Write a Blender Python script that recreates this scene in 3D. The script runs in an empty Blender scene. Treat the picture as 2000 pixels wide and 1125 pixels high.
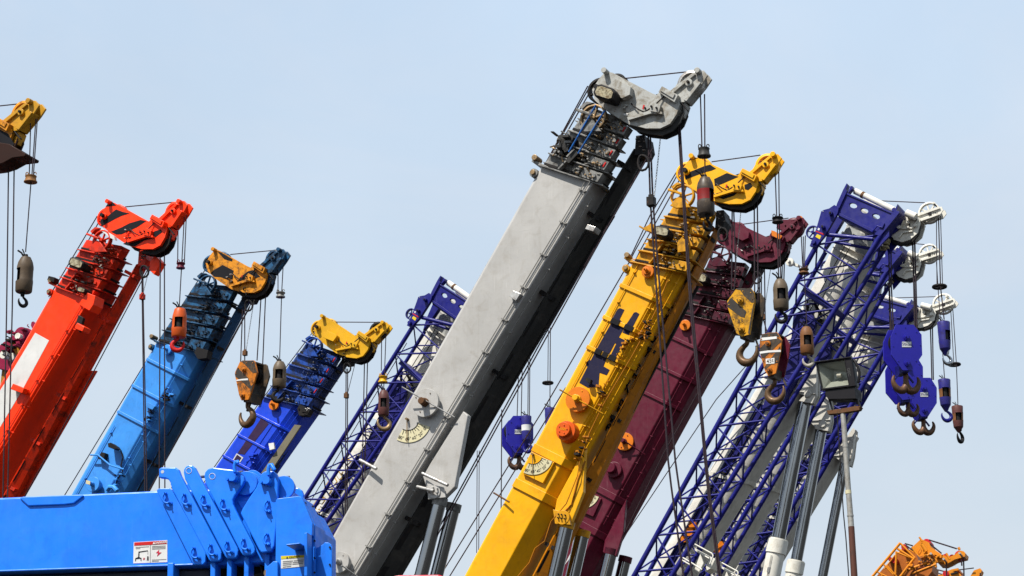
import bpy, bmesh, math, random
from mathutils import Vector, Matrix, geometry
R = math.radians
SC = bpy.context.scene
COL = SC.collection

# ------------------------------------------------------------------ camera
FPX = 4400.0                       # focal length in photo pixels (photo is 2000 x 1125)
PITCH = R(18.0)
CAM = Vector((0, 0, 1.7))
FWD = Vector((0, math.cos(PITCH), math.sin(PITCH)))
UPV = Vector((0, -math.sin(PITCH), math.cos(PITCH)))
RGT = Vector((1, 0, 0))
cam_d = bpy.data.cameras.new('camera')
cam_d.sensor_width = 36.0
cam_d.lens = 36.0 * FPX / 2000.0
cam_d.clip_start = 0.5
cam_d.clip_end = 8000
cam = bpy.data.objects.new('camera', cam_d)
cam.location = CAM
cam.rotation_euler = (R(90) + PITCH, 0, 0)
COL.objects.link(cam)
SC.camera = cam

def ray(x, y):
    return FWD * FPX + RGT * (x - 1000.0) + UPV * (562.5 - y)

class Fr:
    """A crane's own vertical plane: through the point seen at (x, y) at distance dist, turned by yaw."""
    def __init__(s, x, y, dist, yaw):
        d = ray(x, y)
        s.n = Vector((-math.sin(R(yaw)), math.cos(R(yaw)), 0))
        s.h = Vector((math.cos(R(yaw)), math.sin(R(yaw)), 0))
        s.up = Vector((0, 0, 1))
        s.O = CAM + d * (dist / d.y)
        s.k = dist / d.y           # metres per photo pixel
    def p(s, x, y, w=0.0):
        d = ray(x, y)
        t = (s.O + s.n * w - CAM).dot(s.n) / d.dot(s.n)
        return CAM + d * t
    def P(s, x, y, w=0.0):         # traced on the near plane, then pushed straight back by w
        return s.p(x, y, 0) + s.n * w

# ------------------------------------------------------------------ mesh builder
class MB:
    def __init__(s):
        s.v = []; s.f = []; s.m = []; s.sm = []
    def add(s, vs, fs, mi=0, smooth=False):
        b = len(s.v); s.v += [Vector(q) for q in vs]
        for f in fs:
            s.f.append([b + i for i in f]); s.m.append(mi); s.sm.append(smooth)
        return s
    def loft(s, rings, mi=0, caps=True, smooth=False, closed=True):
        n = len(rings[0]); vs = [q for r in rings for q in r]; fs = []
        for a in range(len(rings) - 1):
            for i in range(n if closed else n - 1):
                j = (i + 1) % n
                fs.append((a*n+i, a*n+j, (a+1)*n+j, (a+1)*n+i))
        s.add(vs, fs, mi, smooth)
        if caps:
            b = len(s.v) - len(vs)
            s.f.append([b+i for i in range(n)][::-1]); s.m.append(mi); s.sm.append(False)
            e = b + (len(rings)-1)*n
            s.f.append([e+i for i in range(n)]); s.m.append(mi); s.sm.append(False)
        return s
    def poly(s, fr, pts, w0, w1, mi=0, tp=False):
        a = [(fr.p if tp else fr.P)(x, y, w0) for x, y in pts]; b = [q + fr.n*(w1-w0) for q in a]
        return s.loft([a, b], mi)
    def plate_holes(s, fr, outer, holes, w0, w1, mi=0):
        loops = [outer] + holes
        flat = [q for l in loops for q in l]
        tri = geometry.tessellate_polygon([[Vector((x, y, 0)) for x, y in l] for l in loops])
        n = len(flat)
        vs = [fr.P(x, y, w0) for x, y in flat] + [fr.P(x, y, w1) for x, y in flat]
        fs = [tuple(t) for t in tri] + [tuple(i+n for i in t)[::-1] for t in tri]
        b = 0
        for l in loops:
            m = len(l)
            for i in range(m):
                j = (i+1) % m
                fs.append((b+i, b+j, n+b+j, n+b+i))
            b += m
        return s.add(vs, fs, mi)
    def bar(s, fr, a, b, wid, w0, w1, mi=0, tp=False):     # wid in photo px
        dx, dy = b[0]-a[0], b[1]-a[1]; L = math.hypot(dx, dy) or 1
        nx, ny = -dy/L*wid/2, dx/L*wid/2
        return s.poly(fr, [(a[0]+nx, a[1]+ny), (b[0]+nx, b[1]+ny), (b[0]-nx, b[1]-ny), (a[0]-nx, a[1]-ny)], w0, w1, mi, tp)
    def tube(s, p0, p1, r0, r1=None, mi=0, n=12, caps=True):
        r1 = r0 if r1 is None else r1
        p0, p1 = Vector(p0), Vector(p1)
        z = (p1-p0).normalized()
        x = z.orthogonal().normalized(); y = z.cross(x)
        rings = [[p + (x*math.cos(2*math.pi*i/n) + y*math.sin(2*math.pi*i/n))*r for i in range(n)] for p, r in ((p0, r0), (p1, r1))]
        return s.loft(rings, mi, caps, True)
    def cyl(s, fr, x, y, rpx, w0, w1, mi=0, n=28, r1=None):
        c = fr.P(x, y, 0); r = rpx*fr.k
        return s.tube(c+fr.n*w0, c+fr.n*w1, r, None if r1 is None else r1*fr.k, mi, n)
    def path(s, pts, rad, mi=0, n=8, closed=False):
        pts = [Vector(q) for q in pts]; m = len(pts)
        rs = rad if isinstance(rad, (list, tuple)) else [rad]*m
        rings = []; x = None
        for i, q in enumerate(pts):
            a = pts[(i-1) % m] if (i or closed) else q
            b = pts[(i+1) % m] if (i < m-1 or closed) else q
            t = (b-a)
            t = t.normalized() if t.length > 1e-9 else Vector((0, 0, 1))
            x = (x - t*x.dot(t)).normalized() if x is not None and (x - t*x.dot(t)).length > 1e-6 else t.orthogonal().normalized()
            y = t.cross(x)
            rings.append([q + (x*math.cos(2*math.pi*j/n) + y*math.sin(2*math.pi*j/n))*rs[i] for j in range(n)])
        if closed: rings.append(rings[0])
        return s.loft(rings, mi, not closed, True)
    def lathe(s, c, axis, prof, mi=0, n=24, skip=None):
        """prof: list of (distance along axis, radius); skip(a, i) leaves a face out"""
        z = Vector(axis).normalized(); x = z.orthogonal().normalized(); y = z.cross(x)
        c = Vector(c); vs = []; fs = []
        for t, r in prof:
            for i in range(n):
                a = 2*math.pi*i/n
                vs.append(c + z*t + (x*math.cos(a)+y*math.sin(a))*r)
        for a in range(len(prof)-1):
            for i in range(n):
                if skip and skip(a, i): continue
                j = (i+1) % n
                fs.append((a*n+i, a*n+j, (a+1)*n+j, (a+1)*n+i))
        s.add(vs, fs, mi, True)
        b = len(s.v) - len(vs)
        for e in (0, len(prof)-1):
            if prof[e][1] > 1e-4:
                s.f.append([b+e*n+i for i in range(n)]); s.m.append(mi); s.sm.append(False)
        return s
    def obox(s, c, ax, ay, az, mi=0):            # centre and three half-axis vectors
        c = Vector(c); vs = []
        for i in (-1, 1):
            for j in (-1, 1):
                for k in (-1, 1):
                    vs.append(c + ax*i + ay*j + az*k)
        return s.add(vs, [(0,1,3,2), (4,6,7,5), (0,4,5,1), (2,3,7,6), (0,2,6,4), (1,5,7,3)], mi)
    def scyl(s, fr, x, y, rpx, w0, w1, mi=0, n=36):   # silhouette traced at its own depth
        c = fr.p(x, y, (w0+w1)/2); r = rpx*fr.k
        return s.tube(c-fr.n*(w1-w0)/2, c+fr.n*(w1-w0)/2, r, None, mi, n)
    def wheel(s, fr, x, y, rpx, wc, th, spokes=6, rim=.16, mi=0, mi2=None, ry=None, groove=True, rot=0.2):
        """spoked sheave: grooved rim, hub and spokes; axis along the plane's normal"""
        c = fr.p(x, y, wc); r = rpx*fr.k; mi2 = mi if mi2 is None else mi2
        pr = [(-th/2, r*(1-rim)), (-th/2, r), (-th/6, r*.955), (th/6, r*.955), (th/2, r), (th/2, r*(1-rim)), (-th/2, r*(1-rim))]
        s.lathe(c, fr.n, pr[:-1] + [pr[0]], mi, 36)
        s.f = s.f; 
        # drop lathe caps (annulus): last two faces
        s.f.pop(); s.m.pop(); s.sm.pop(); s.f.pop(); s.m.pop(); s.sm.pop()
        s.tube(c-fr.n*th*.7, c+fr.n*th*.7, r*.2, None, mi2, 18)
        for i in range(spokes):
            a = rot + 2*math.pi*i/spokes
            d = fr.h*math.cos(a)+fr.up*math.sin(a); e = fr.h*-math.sin(a)+fr.up*math.cos(a)
            s.obox(c + d*r*.52, d*r*.36, e*r*.06, fr.n*th*.22, mi2)
        return s
    def build(s, name, mats, parent=None, bev=0, label=None):
        if parent is not None and name in ('collar_plate', 'guide_post', 'bracket', 'cheek_plate', 'access_step', 'end_plate'):
            root = list(range(len(s.v)))
            def find(i):
                while root[i] != i: root[i] = root[root[i]]; i = root[i]
                return i
            for f in s.f:
                for i in f[1:]: root[find(i)] = find(f[0])
            isl = {}
            for j, f in enumerate(s.f): isl.setdefault(find(f[0]), []).append(j)
            if 1 < len(isl) <= 12 or name == 'guide_post':
                first = None
                for js in isl.values():
                    m = MB(); used = {}
                    for j in js:
                        for i in s.f[j]:
                            if i not in used: used[i] = len(m.v); m.v.append(s.v[i])
                        m.f.append([used[i] for i in s.f[j]]); m.m.append(s.m[j]); m.sm.append(s.sm[j])
                    o = m._one(name, mats, parent, bev, label); first = first or o
                return first
        return s._one(name, mats, parent, bev, label)
    def _one(s, name, mats, parent=None, bev=0, label=None):
        me = bpy.data.meshes.new(name)
        off = parent_world(parent)
        bm = bmesh.new()
        vs = [bm.verts.new(q-off) for q in s.v]
        for f, mi, sm in zip(s.f, s.m, s.sm):
            try:
                fc = bm.faces.new([vs[i] for i in f])
            except ValueError:
                continue
            fc.material_index = mi; fc.smooth = sm
        bmesh.ops.recalc_face_normals(bm, faces=bm.faces)
        for e in bm.edges:
            if len(e.link_faces) == 2 and e.link_faces[0].smooth != e.link_faces[1].smooth: e.smooth = False
        bm.to_mesh(me); bm.free()
        for m in (mats if isinstance(mats, (list, tuple)) else [mats]):
            me.materials.append(m)
        o = bpy.data.objects.new(name, me); COL.objects.link(o)
        if parent is not None: o.parent = parent
        if bev:
            b = o.modifiers.new('bevel', 'BEVEL'); b.width = bev; b.segments = 2
            b.limit_method = 'ANGLE'; b.angle_limit = R(35)
        if label: o['label'] = label
        return o

def parent_world(p):
    v = Vector((0, 0, 0))
    while p is not None:
        v = v + p.location; p = p.parent
    return v

def thing(name, label, cat, loc, group=None):
    o = bpy.data.objects.new(name, None); COL.objects.link(o)
    o.empty_display_size = .3
    o.location = loc; o['label'] = label; o['category'] = cat
    if group: o['group'] = group
    return o
def tag(o, label, cat, group=None):
    o['label'] = label; o['category'] = cat
    if group: o['group'] = group
    return o

def text_mb(mb, fr, s, x, y, hpx, ang=0, w=-.01, mi=0, thick=.002, xs=1.0, font_bold=False):
    """lettering as thin raised letters, centred at (x, y), cap height hpx photo px, turned by ang degrees"""
    cu = bpy.data.curves.new('lettering', 'FONT'); cu.body = s
    cu.align_x = 'CENTER'; cu.align_y = 'CENTER'; cu.size = 1; cu.extrude = 0; cu.resolution_u = 3
    if font_bold: cu.offset = .02
    o = bpy.data.objects.new('lettering', cu); COL.objects.link(o)
    bpy.context.view_layer.update()
    dg = bpy.context.evaluated_depsgraph_get()
    me = bpy.data.meshes.new_from_object(o.evaluated_get(dg))
    k = hpx*fr.k/.7; c = fr.P(x, y, w); ca, sa = math.cos(R(ang)), math.sin(R(ang))
    vs = []
    for v in me.vertices:
        X, Y = v.co.x*k*xs, v.co.y*k
        vs.append(c + fr.h*(X*ca - Y*sa) + fr.up*(X*sa + Y*ca))
    mb.add(vs, [tuple(p.vertices) for p in me.polygons], mi)
    bpy.data.objects.remove(o); bpy.data.curves.remove(cu); bpy.data.meshes.remove(me)

# ------------------------------------------------------------------ materials
def srgb(h):
    if isinstance(h, str):
        h = h.lstrip('#'); c = [int(h[i:i+2], 16)/255 for i in (0, 2, 4)]
    else: c = h
    return [(v/12.92 if v <= .04045 else ((v+.055)/1.055)**2.4) for v in c]
_M = {}
def paint(name, col, rough=.42, dirt=.25, dcol=(.035, .028, .022), metal=0, scale=1.0, rust=0, coat=.0, bump=.12, streak=.5, spec=.22, wear=.0):
    """weathered paint: base colour with soft tonal drift, grime in blotches and downward streaks, optional rust specks"""
    if name in _M: return _M[name]
    col = [v*.7 for v in col] if metal < .5 else col
    m = bpy.data.materials.new(name); m.use_nodes = True; _M[name] = m
    nt = m.node_tree; N = nt.nodes; L = nt.links
    b = N['Principled BSDF']
    b.inputs['Roughness'].default_value = rough; b.inputs['Metallic'].default_value = metal
    b.inputs['Specular IOR Level'].default_value = spec
    if coat: b.inputs['Coat Weight'].default_value = coat*.3; b.inputs['Coat Roughness'].default_value = .2
    tc = N.new('ShaderNodeTexCoord')
    base = N.new('ShaderNodeRGB'); base.outputs[0].default_value = (*col, 1)
    def noise(sc, det=5, dist=0, mp=None, rg=.55):
        n = N.new('ShaderNodeTexNoise'); n.inputs['Scale'].default_value = sc; n.inputs['Detail'].default_value = det
        n.inputs['Distortion'].default_value = dist; n.inputs['Roughness'].default_value = rg
        if mp:
            g = N.new('ShaderNodeMapping'); g.inputs['Scale'].default_value = mp
            L.new(tc.outputs['Object'], g.inputs[0]); L.new(g.outputs[0], n.inputs[0])
        else: L.new(tc.outputs['Object'], n.inputs[0])
        return n
    def rng(src, a, c, lo=0, hi=1):
        r = N.new('ShaderNodeMapRange'); r.inputs[1].default_value = a; r.inputs[2].default_value = c
        r.inputs[3].default_value = lo; r.inputs[4].default_value = hi; L.new(src, r.inputs[0]); return r.outputs[0]
    def mix(f, a, c, mode='MIX'):
        x = N.new('ShaderNodeMix'); x.data_type = 'RGBA'; x.blend_type = mode
        L.new(f, x.inputs[0]) if hasattr(f, 'links') else setattr(x.inputs[0], 'default_value', f)
        for s_, i in ((a, 6), (c, 7)):
            if hasattr(s_, 'links'): L.new(s_, x.inputs[i])
            else: x.inputs[i].default_value = (*s_, 1)
        return x.outputs[2]
    n1 = noise(1.3*scale, 4)
    v = N.new('ShaderNodeHueSaturation'); L.new(base.outputs[0], v.inputs['Color'])
    L.new(rng(n1.outputs[0], .3, .7, .86, 1.1), v.inputs['Value'])
    c = v.outputs[0]
    if dirt > 0:
        n2 = noise(5*scale, 8, .6, rg=.68)
        lo_ = .54-.12*min(1.2, dirt); f = rng(n2.outputs[0], lo_, lo_+.2, 0, min(.95, dirt*1.5))
        c = mix(f, c, dcol)
        n3 = noise(3.2*scale, 5, .2, (3.2, 3.2, .28), .62)
        c = mix(rng(n3.outputs[0], .55, .82, 0, min(1, dirt*streak*2)), c, dcol)
        n5 = noise(46*scale, 2)
        c = mix(rng(n5.outputs[0], .66, .74, 0, min(1, dirt*1.2)), c, dcol)
    if rust > 0:
        n4 = noise(7*scale, 9, 1.0, rg=.72)
        c = mix(rng(n4.outputs[0], .66-.22*rust, .72-.18*rust, 0, .9), c, (.11, .035, .012))
    if wear:
        # fine rubbed scratches running in two directions, and chalky fading
        for mp, sd_ in (((60, 60, 2.2), 0), ((3, 3, 70), 1)):
            ns = noise(1.0, 3, .8, mp, .6)
            c = mix(rng(ns.outputs[0], .62, .74, 0, .30*wear), c, [min(1, v*1.5+.10) for v in col] if sd_ == 0 else [v*.45 for v in col])
        nf = noise(.9*scale, 6, .4, rg=.7)
        c = mix(rng(nf.outputs[0], .48, .75, 0, .20*wear), c, [min(1, v*.8+.13) for v in col])
    L.new(c, b.inputs['Base Color'])
    n6 = noise(9*scale, 6)
    if metal < 1: L.new(rng(n6.outputs[0], .3, .7, max(.05, rough-.1), min(1, rough+.18)), b.inputs['Roughness'])
    if bump:
        bp = N.new('ShaderNodeBump'); bp.inputs['Strength'].default_value = bump; bp.inputs['Distance'].default_value = .02
        n7 = noise(2.2*scale, 3); n8 = noise(60*scale, 3)
        a = N.new('ShaderNodeMath'); a.operation = 'MULTIPLY_ADD'; a.inputs[1].default_value = .08
        L.new(n8.outputs[0], a.inputs[0]); L.new(n7.outputs[0], a.inputs[2]); L.new(a.outputs[0], bp.inputs['Height'])
        L.new(bp.outputs[0], b.inputs['Normal'])
    return m

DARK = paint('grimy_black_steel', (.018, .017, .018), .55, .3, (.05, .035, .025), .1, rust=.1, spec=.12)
ROPE = paint('wire_rope', (.035, .022, .03), .55, .2, (.1, .06, .04), .3, scale=4, bump=0)
GUIDE = paint('dark_guide', (.03, .03, .033), .5, .1)
STEEL = paint('bare_steel', (.42, .41, .39), .35, .5, (.12, .07, .04), .6, scale=2)
CHROME = paint('chrome_rod', (.3, .31, .32), .1, 0, (.04, .04, .04), 1.0, bump=0)
CREAM = paint('cream_sticker', (.72, .66, .42), .6, .25, (.3, .22, .1), bump=0, streak=.2)
BLACKP = paint('black_lettering', (.012, .012, .016), .6, .05, (.04, .04, .04), bump=0, spec=.1)
WHITEP = paint('white_paint', (.78, .78, .76), .5, .1, bump=.03)
REDP = paint('red_mark', (.6, .01, .01), .5, .15, bump=0)
RUST = paint('rusty_iron', (.16, .075, .03), .7, .5, (.04, .025, .018), .2, scale=3, rust=.5)
BRASS = paint('rubbed_brown_steel', (.25, .17, .09), .45, .5, (.06, .04, .03), .6, scale=3)
GLASS = paint('lamp_lens', (.55, .47, .3), .2, .9, (.12, .07, .03), .7, scale=3)
DULL = paint('dull_fitting', (.2, .19, .17), .45, .5, (.05, .04, .03), .4, scale=3)
# ------------------------------------------------------------------ light and sky
SUN_AZ, SUN_EL = R(222), R(56)      # compass-like: direction to the sun, from +Y clockwise
sd = Vector((math.sin(SUN_AZ)*math.cos(SUN_EL), math.cos(SUN_AZ)*math.cos(SUN_EL), math.sin(SUN_EL)))
w = bpy.data.worlds.new('World'); SC.world = w; w.use_nodes = True
nt = w.node_tree; bg = nt.nodes['Background']
sky = nt.nodes.new('ShaderNodeTexSky'); sky.sky_type = 'NISHITA'; sky.sun_disc = False
sky.sun_elevation = SUN_EL; sky.sun_rotation = SUN_AZ
sky.air_density = 1.0; sky.dust_density = 3.5; sky.ozone_density = 1.5
# thin high overcast that pales the sky: even milky veil with very faint cloud
tcw = nt.nodes.new('ShaderNodeTexCoord')
nz = nt.nodes.new('ShaderNodeTexNoise'); nz.inputs['Scale'].default_value = 5; nz.inputs['Detail'].default_value = 6
nt.links.new(tcw.outputs['Generated'], nz.inputs[0])
rg = nt.nodes.new('ShaderNodeMapRange'); rg.inputs[1].default_value = .35; rg.inputs[2].default_value = .75
rg.inputs[3].default_value = .80; rg.inputs[4].default_value = .9
nt.links.new(nz.outputs[0], rg.inputs[0])
mx = nt.nodes.new('ShaderNodeMix'); mx.data_type = 'RGBA'
nt.links.new(rg.outputs[0], mx.inputs[0]); nt.links.new(sky.outputs[0], mx.inputs[6])
sx = nt.nodes.new('ShaderNodeSeparateXYZ'); nt.links.new(tcw.outputs['Generated'], sx.inputs[0])
g2 = nt.nodes.new('ShaderNodeMapRange'); g2.inputs[1].default_value = .14; g2.inputs[2].default_value = .48; nt.links.new(sx.outputs[2], g2.inputs[0])
m2x = nt.nodes.new('ShaderNodeMix'); m2x.data_type = 'RGBA'; nt.links.new(g2.outputs[0], m2x.inputs[0])
m2x.inputs[6].default_value = (7.3, 8.2, 8.9, 1); m2x.inputs[7].default_value = (6.5, 8.2, 10.3, 1)
cn = nt.nodes.new('ShaderNodeTexNoise'); cn.inputs['Scale'].default_value = 3.2; cn.inputs['Detail'].default_value = 9; cn.inputs['Roughness'].default_value = .62; cn.inputs['Distortion'].default_value = .5
cm = nt.nodes.new('ShaderNodeMapping'); cm.inputs['Scale'].default_value = (1, 1, 2.4); cm.inputs['Location'].default_value = (.35, 0, .2)
nt.links.new(tcw.outputs['Generated'], cm.inputs[0]); nt.links.new(cm.outputs[0], cn.inputs[0])
cr = nt.nodes.new('ShaderNodeMapRange'); cr.inputs[1].default_value = .45; cr.inputs[2].default_value = .8; cr.inputs[4].default_value = .55; nt.links.new(cn.outputs[0], cr.inputs[0])
cx_ = nt.nodes.new('ShaderNodeMix'); cx_.data_type = 'RGBA'; nt.links.new(cr.outputs[0], cx_.inputs[0]); nt.links.new(m2x.outputs[2], cx_.inputs[6]); cx_.inputs[7].default_value = (8.6, 8.9, 9.6, 1)
nt.links.new(cx_.outputs[2], mx.inputs[7])
nt.links.new(mx.outputs[2], bg.inputs[0]); bg.inputs[1].default_value = .066
ld = bpy.data.lights.new('sun', 'SUN'); ld.energy = 5.0; ld.angle = R(.6); ld.color = (1, .955, .88)
lo = bpy.data.objects.new('sun', ld); COL.objects.link(lo)
lo.rotation_euler = (-sd).to_track_quat('-Z', 'Y').to_euler()
vs_ = SC.view_settings; vs_.view_transform = 'Standard'; vs_.look = 'None'; vs_.exposure = .6; vs_.gamma = 1
SC.cycles.max_bounces = 6; SC.cycles.diffuse_bounces = 3; SC.cycles.glossy_bounces = 3

gm = paint('yard_concrete', (.035, .034, .032), .9, .4, scale=.2, bump=.2)
g = MB(); g.add([(-900, -300, 0), (900, -300, 0), (900, 2500, 0), (-900, 2500, 0)], [(0, 1, 2, 3)])
go = g.build('ground', gm); go['kind'] = 'structure'
# ------------------------------------------------------------------ telescopic mobile cranes
def lerp(a, b, t): return (a[0]+(b[0]-a[0])*t, a[1]+(b[1]-a[1])*t)
def Z(x0, y0, s):
    return lambda x, y: (x0+x/s, y0+y/s)
def affine(src, dst):
    (a, b, c), (A, B, C_) = src, dst
    det = (b[0]-a[0])*(c[1]-a[1])-(c[0]-a[0])*(b[1]-a[1])
    def f(x, y):
        u = ((x-a[0])*(c[1]-a[1])-(c[0]-a[0])*(y-a[1]))/det
        v = ((b[0]-a[0])*(y-a[1])-(x-a[0])*(b[1]-a[1]))/det
        return (A[0]+u*(B[0]-A[0])+v*(C_[0]-A[0]), A[1]+u*(B[1]-A[1])+v*(C_[1]-A[1]))
    return f
HEADREF = ((1186, 143), (1365, 140), (1291, 266))
def ring(fr, L, Rr, cs, dw=0):
    seen = {}; out = []
    for u, w in cs:
        wc = seen.setdefault(round(u, 4), w)
        out.append(fr.p(*lerp(L, Rr, u), min(w, wc))+fr.n*max(0, w-wc))
    return out
def ropeline(par, fr, pts, r=.011, name='hoist_rope', mat=None, w=None):
    """pts: (x, y) or (x, y, w); each rope run is one part"""
    q = [fr.p(p[0], p[1], p[2] if len(p) > 2 else (w if w is not None else .15)) for p in pts]
    return MB().path(q, r, n=6).build(name, mat or ROPE, par)
def chain(par, fr, a, b, r=.02, w=.3, name='chain', mat=STEEL):
    p0, p1 = fr.p(*a, w), fr.p(*b, w); n = max(6, int((p1-p0).length/(r*2.6))); mb = MB()
    d = (p1-p0)/n; z = d.normalized(); x = z.orthogonal().normalized(); y = z.cross(x)
    for i in range(n):
        c = p0 + d*(i+.5); e = x if i % 2 else y
        pts = [c + z*math.cos(t)*d.length*.72 + e*math.sin(t)*r*.7 for t in (0, 1.05, 2.1, 3.14, 4.19, 5.24)]
        mb.path(pts, r*.24, n=4, closed=True)
    return mb.build(name, mat, par)
def greeble(mb, fr, quad, n, rnd, wmax=.12, mats=(0, 1), smin=2.0, smax=7):
    """bolted brackets, roller boxes, hoses and nuts crowding a near face"""
    A, B, C_, D = quad
    for i in range(n):
        u, v = rnd.random(), rnd.random()
        x, y = lerp(lerp(A, B, u), lerp(D, C_, u), v)
        k = rnd.random(); m = rnd.choice(mats); s = rnd.uniform(smin, smax)
        if k < .45:
            dx, dy = B[0]-A[0], B[1]-A[1]; l = math.hypot(dx, dy)
            a = (x-dx/l*s*.8, y-dy/l*s*.8); b = (x+dx/l*s*.8, y+dy/l*s*.8)
            mb.bar(fr, a, b, s*rnd.uniform(.35, .9), -rnd.uniform(.03, wmax), .03, m)
        elif k < .8:
            mb.cyl(fr, x, y, s*rnd.uniform(.2, .45), -rnd.uniform(.04, wmax), .02, m, 12)
        else:
            a = rnd.uniform(0, 6.28); q = [fr.P(x, y, -.02)]
            for j in range(3):
                a += rnd.uniform(-.8, .8); x += math.cos(a)*s*.7; y += math.sin(a)*s*.7
                q.append(fr.P(x, y, -rnd.uniform(.04, .1)))
            mb.path(q, .012, m, 5)
def work_light(par, fr, x, y, s, ang, casing, w=-.15):
    """rounded work lamp on the boom, seen from below"""
    ca, sa = math.cos(R(ang)), math.sin(R(ang))
    def q(pts): return [(x+(a*ca-b*sa)*s, y+(a*sa+b*ca)*s) for a, b in pts]
    o = [(-15, -8), (-8, -11), (10, -10), (15, -6), (15, 6), (10, 9), (-12, 9), (-16, 4)]
    hb = MB().poly(fr, q(o), w-.1, w+.16, tp=True)
    hb.bar(fr, (x, y), (x+4*s, y+12*s), 5*s, w, 0)
    h = hb.build('work_light', casing, par, bev=.02)
    MB().poly(fr, q([(a*.8, b*.72) for a, b in o]), w-.115, w-.098, tp=True).build('lens', GLASS, h)
    return h
def gauge(par, fr, px, py, s, wf, r0=20.5, r1=45, a0=18.7, a1=118.7, mat=CREAM, skip=()):
    """boom angle gauge: cream sector, ticks, figures and a hanging pointer"""
    mb = MB(); n = 16; up = []
    P2 = lambda a, r: (px+math.cos(R(a))*r*s, py+math.sin(R(a))*r*s)
    A = [a0+(a1-a0)*i/n for i in range(n+1)]
    w = wf-.012
    for i in range(n):
        mb.poly(fr, [P2(A[i], r0), P2(A[i], r1), P2(A[i+1], r1), P2(A[i+1], r0)], w, wf+.01, 0)
        mb.poly(fr, [P2(A[i], r0), P2(A[i], r0+1.4), P2(A[i+1], r0+1.4), P2(A[i+1], r0)], w-.004, w, 1)
    for i in range(9):
        a = 22 + 11*i
        rr = 31 if i % 2 == 0 else 27
        mb.bar(fr, P2(a, r0), P2(a, rr), .9*s, w-.004, w, 1)
    for t, a in (('0\u00b0', 26), ('20\u00b0', 47), ('40\u00b0', 69), ('60\u00b0', 89), ('80\u00b0', 110)):
        text_mb(mb, fr, t, *P2(a, 38), 6.6*s, 90-a, w-.004, 1)
    g = mb.build('angle_gauge', [mat, BLACKP], par)
    p = MB(); p.bar(fr, (px, py), (px, py+45*s), 1.1*s, w-.035, w-.02); p.cyl(fr, px, py, 2.4*s, w-.06, wf)
    p.build('pointer', BRASS, g)
    return g
def reel(par, fr, x, y, r, w0, th, mat, hubmat, rod=None, rodmat=None, name='cable_reel', bolts=4):
    mb = MB(); mb.cyl(fr, x, y, r, w0-th, w0-th*.55, n=48); mb.cyl(fr, x, y, r*.8, w0-th*.55, w0, 0, 40)
    for i in range(bolts):
        a = .5+2*math.pi*i/bolts
        mb.cyl(fr, x+math.cos(a)*r*.72, y+math.sin(a)*r*.72, 1.1, w0-th-.012, w0-th+.01, 1, 10)
    o = mb.build(name, [mat, hubmat], par, bev=.008)
    h = MB(); h.cyl(fr, x, y, r*.24, w0-th-.14, w0-th, 0, 24); h.cyl(fr, x, y, r*.3, w0-th-.05, w0-th, 0, 24)
    h.build('hub', hubmat, o, bev=.006)
    if rod: 
        MB().tube(fr.P(*rod[0], w0-th-.2), fr.P(*rod[1], w0-.03), 1.5*fr.k, 1.2*fr.k).build('guard_rod', rodmat or STEEL, o)
    return o

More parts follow.
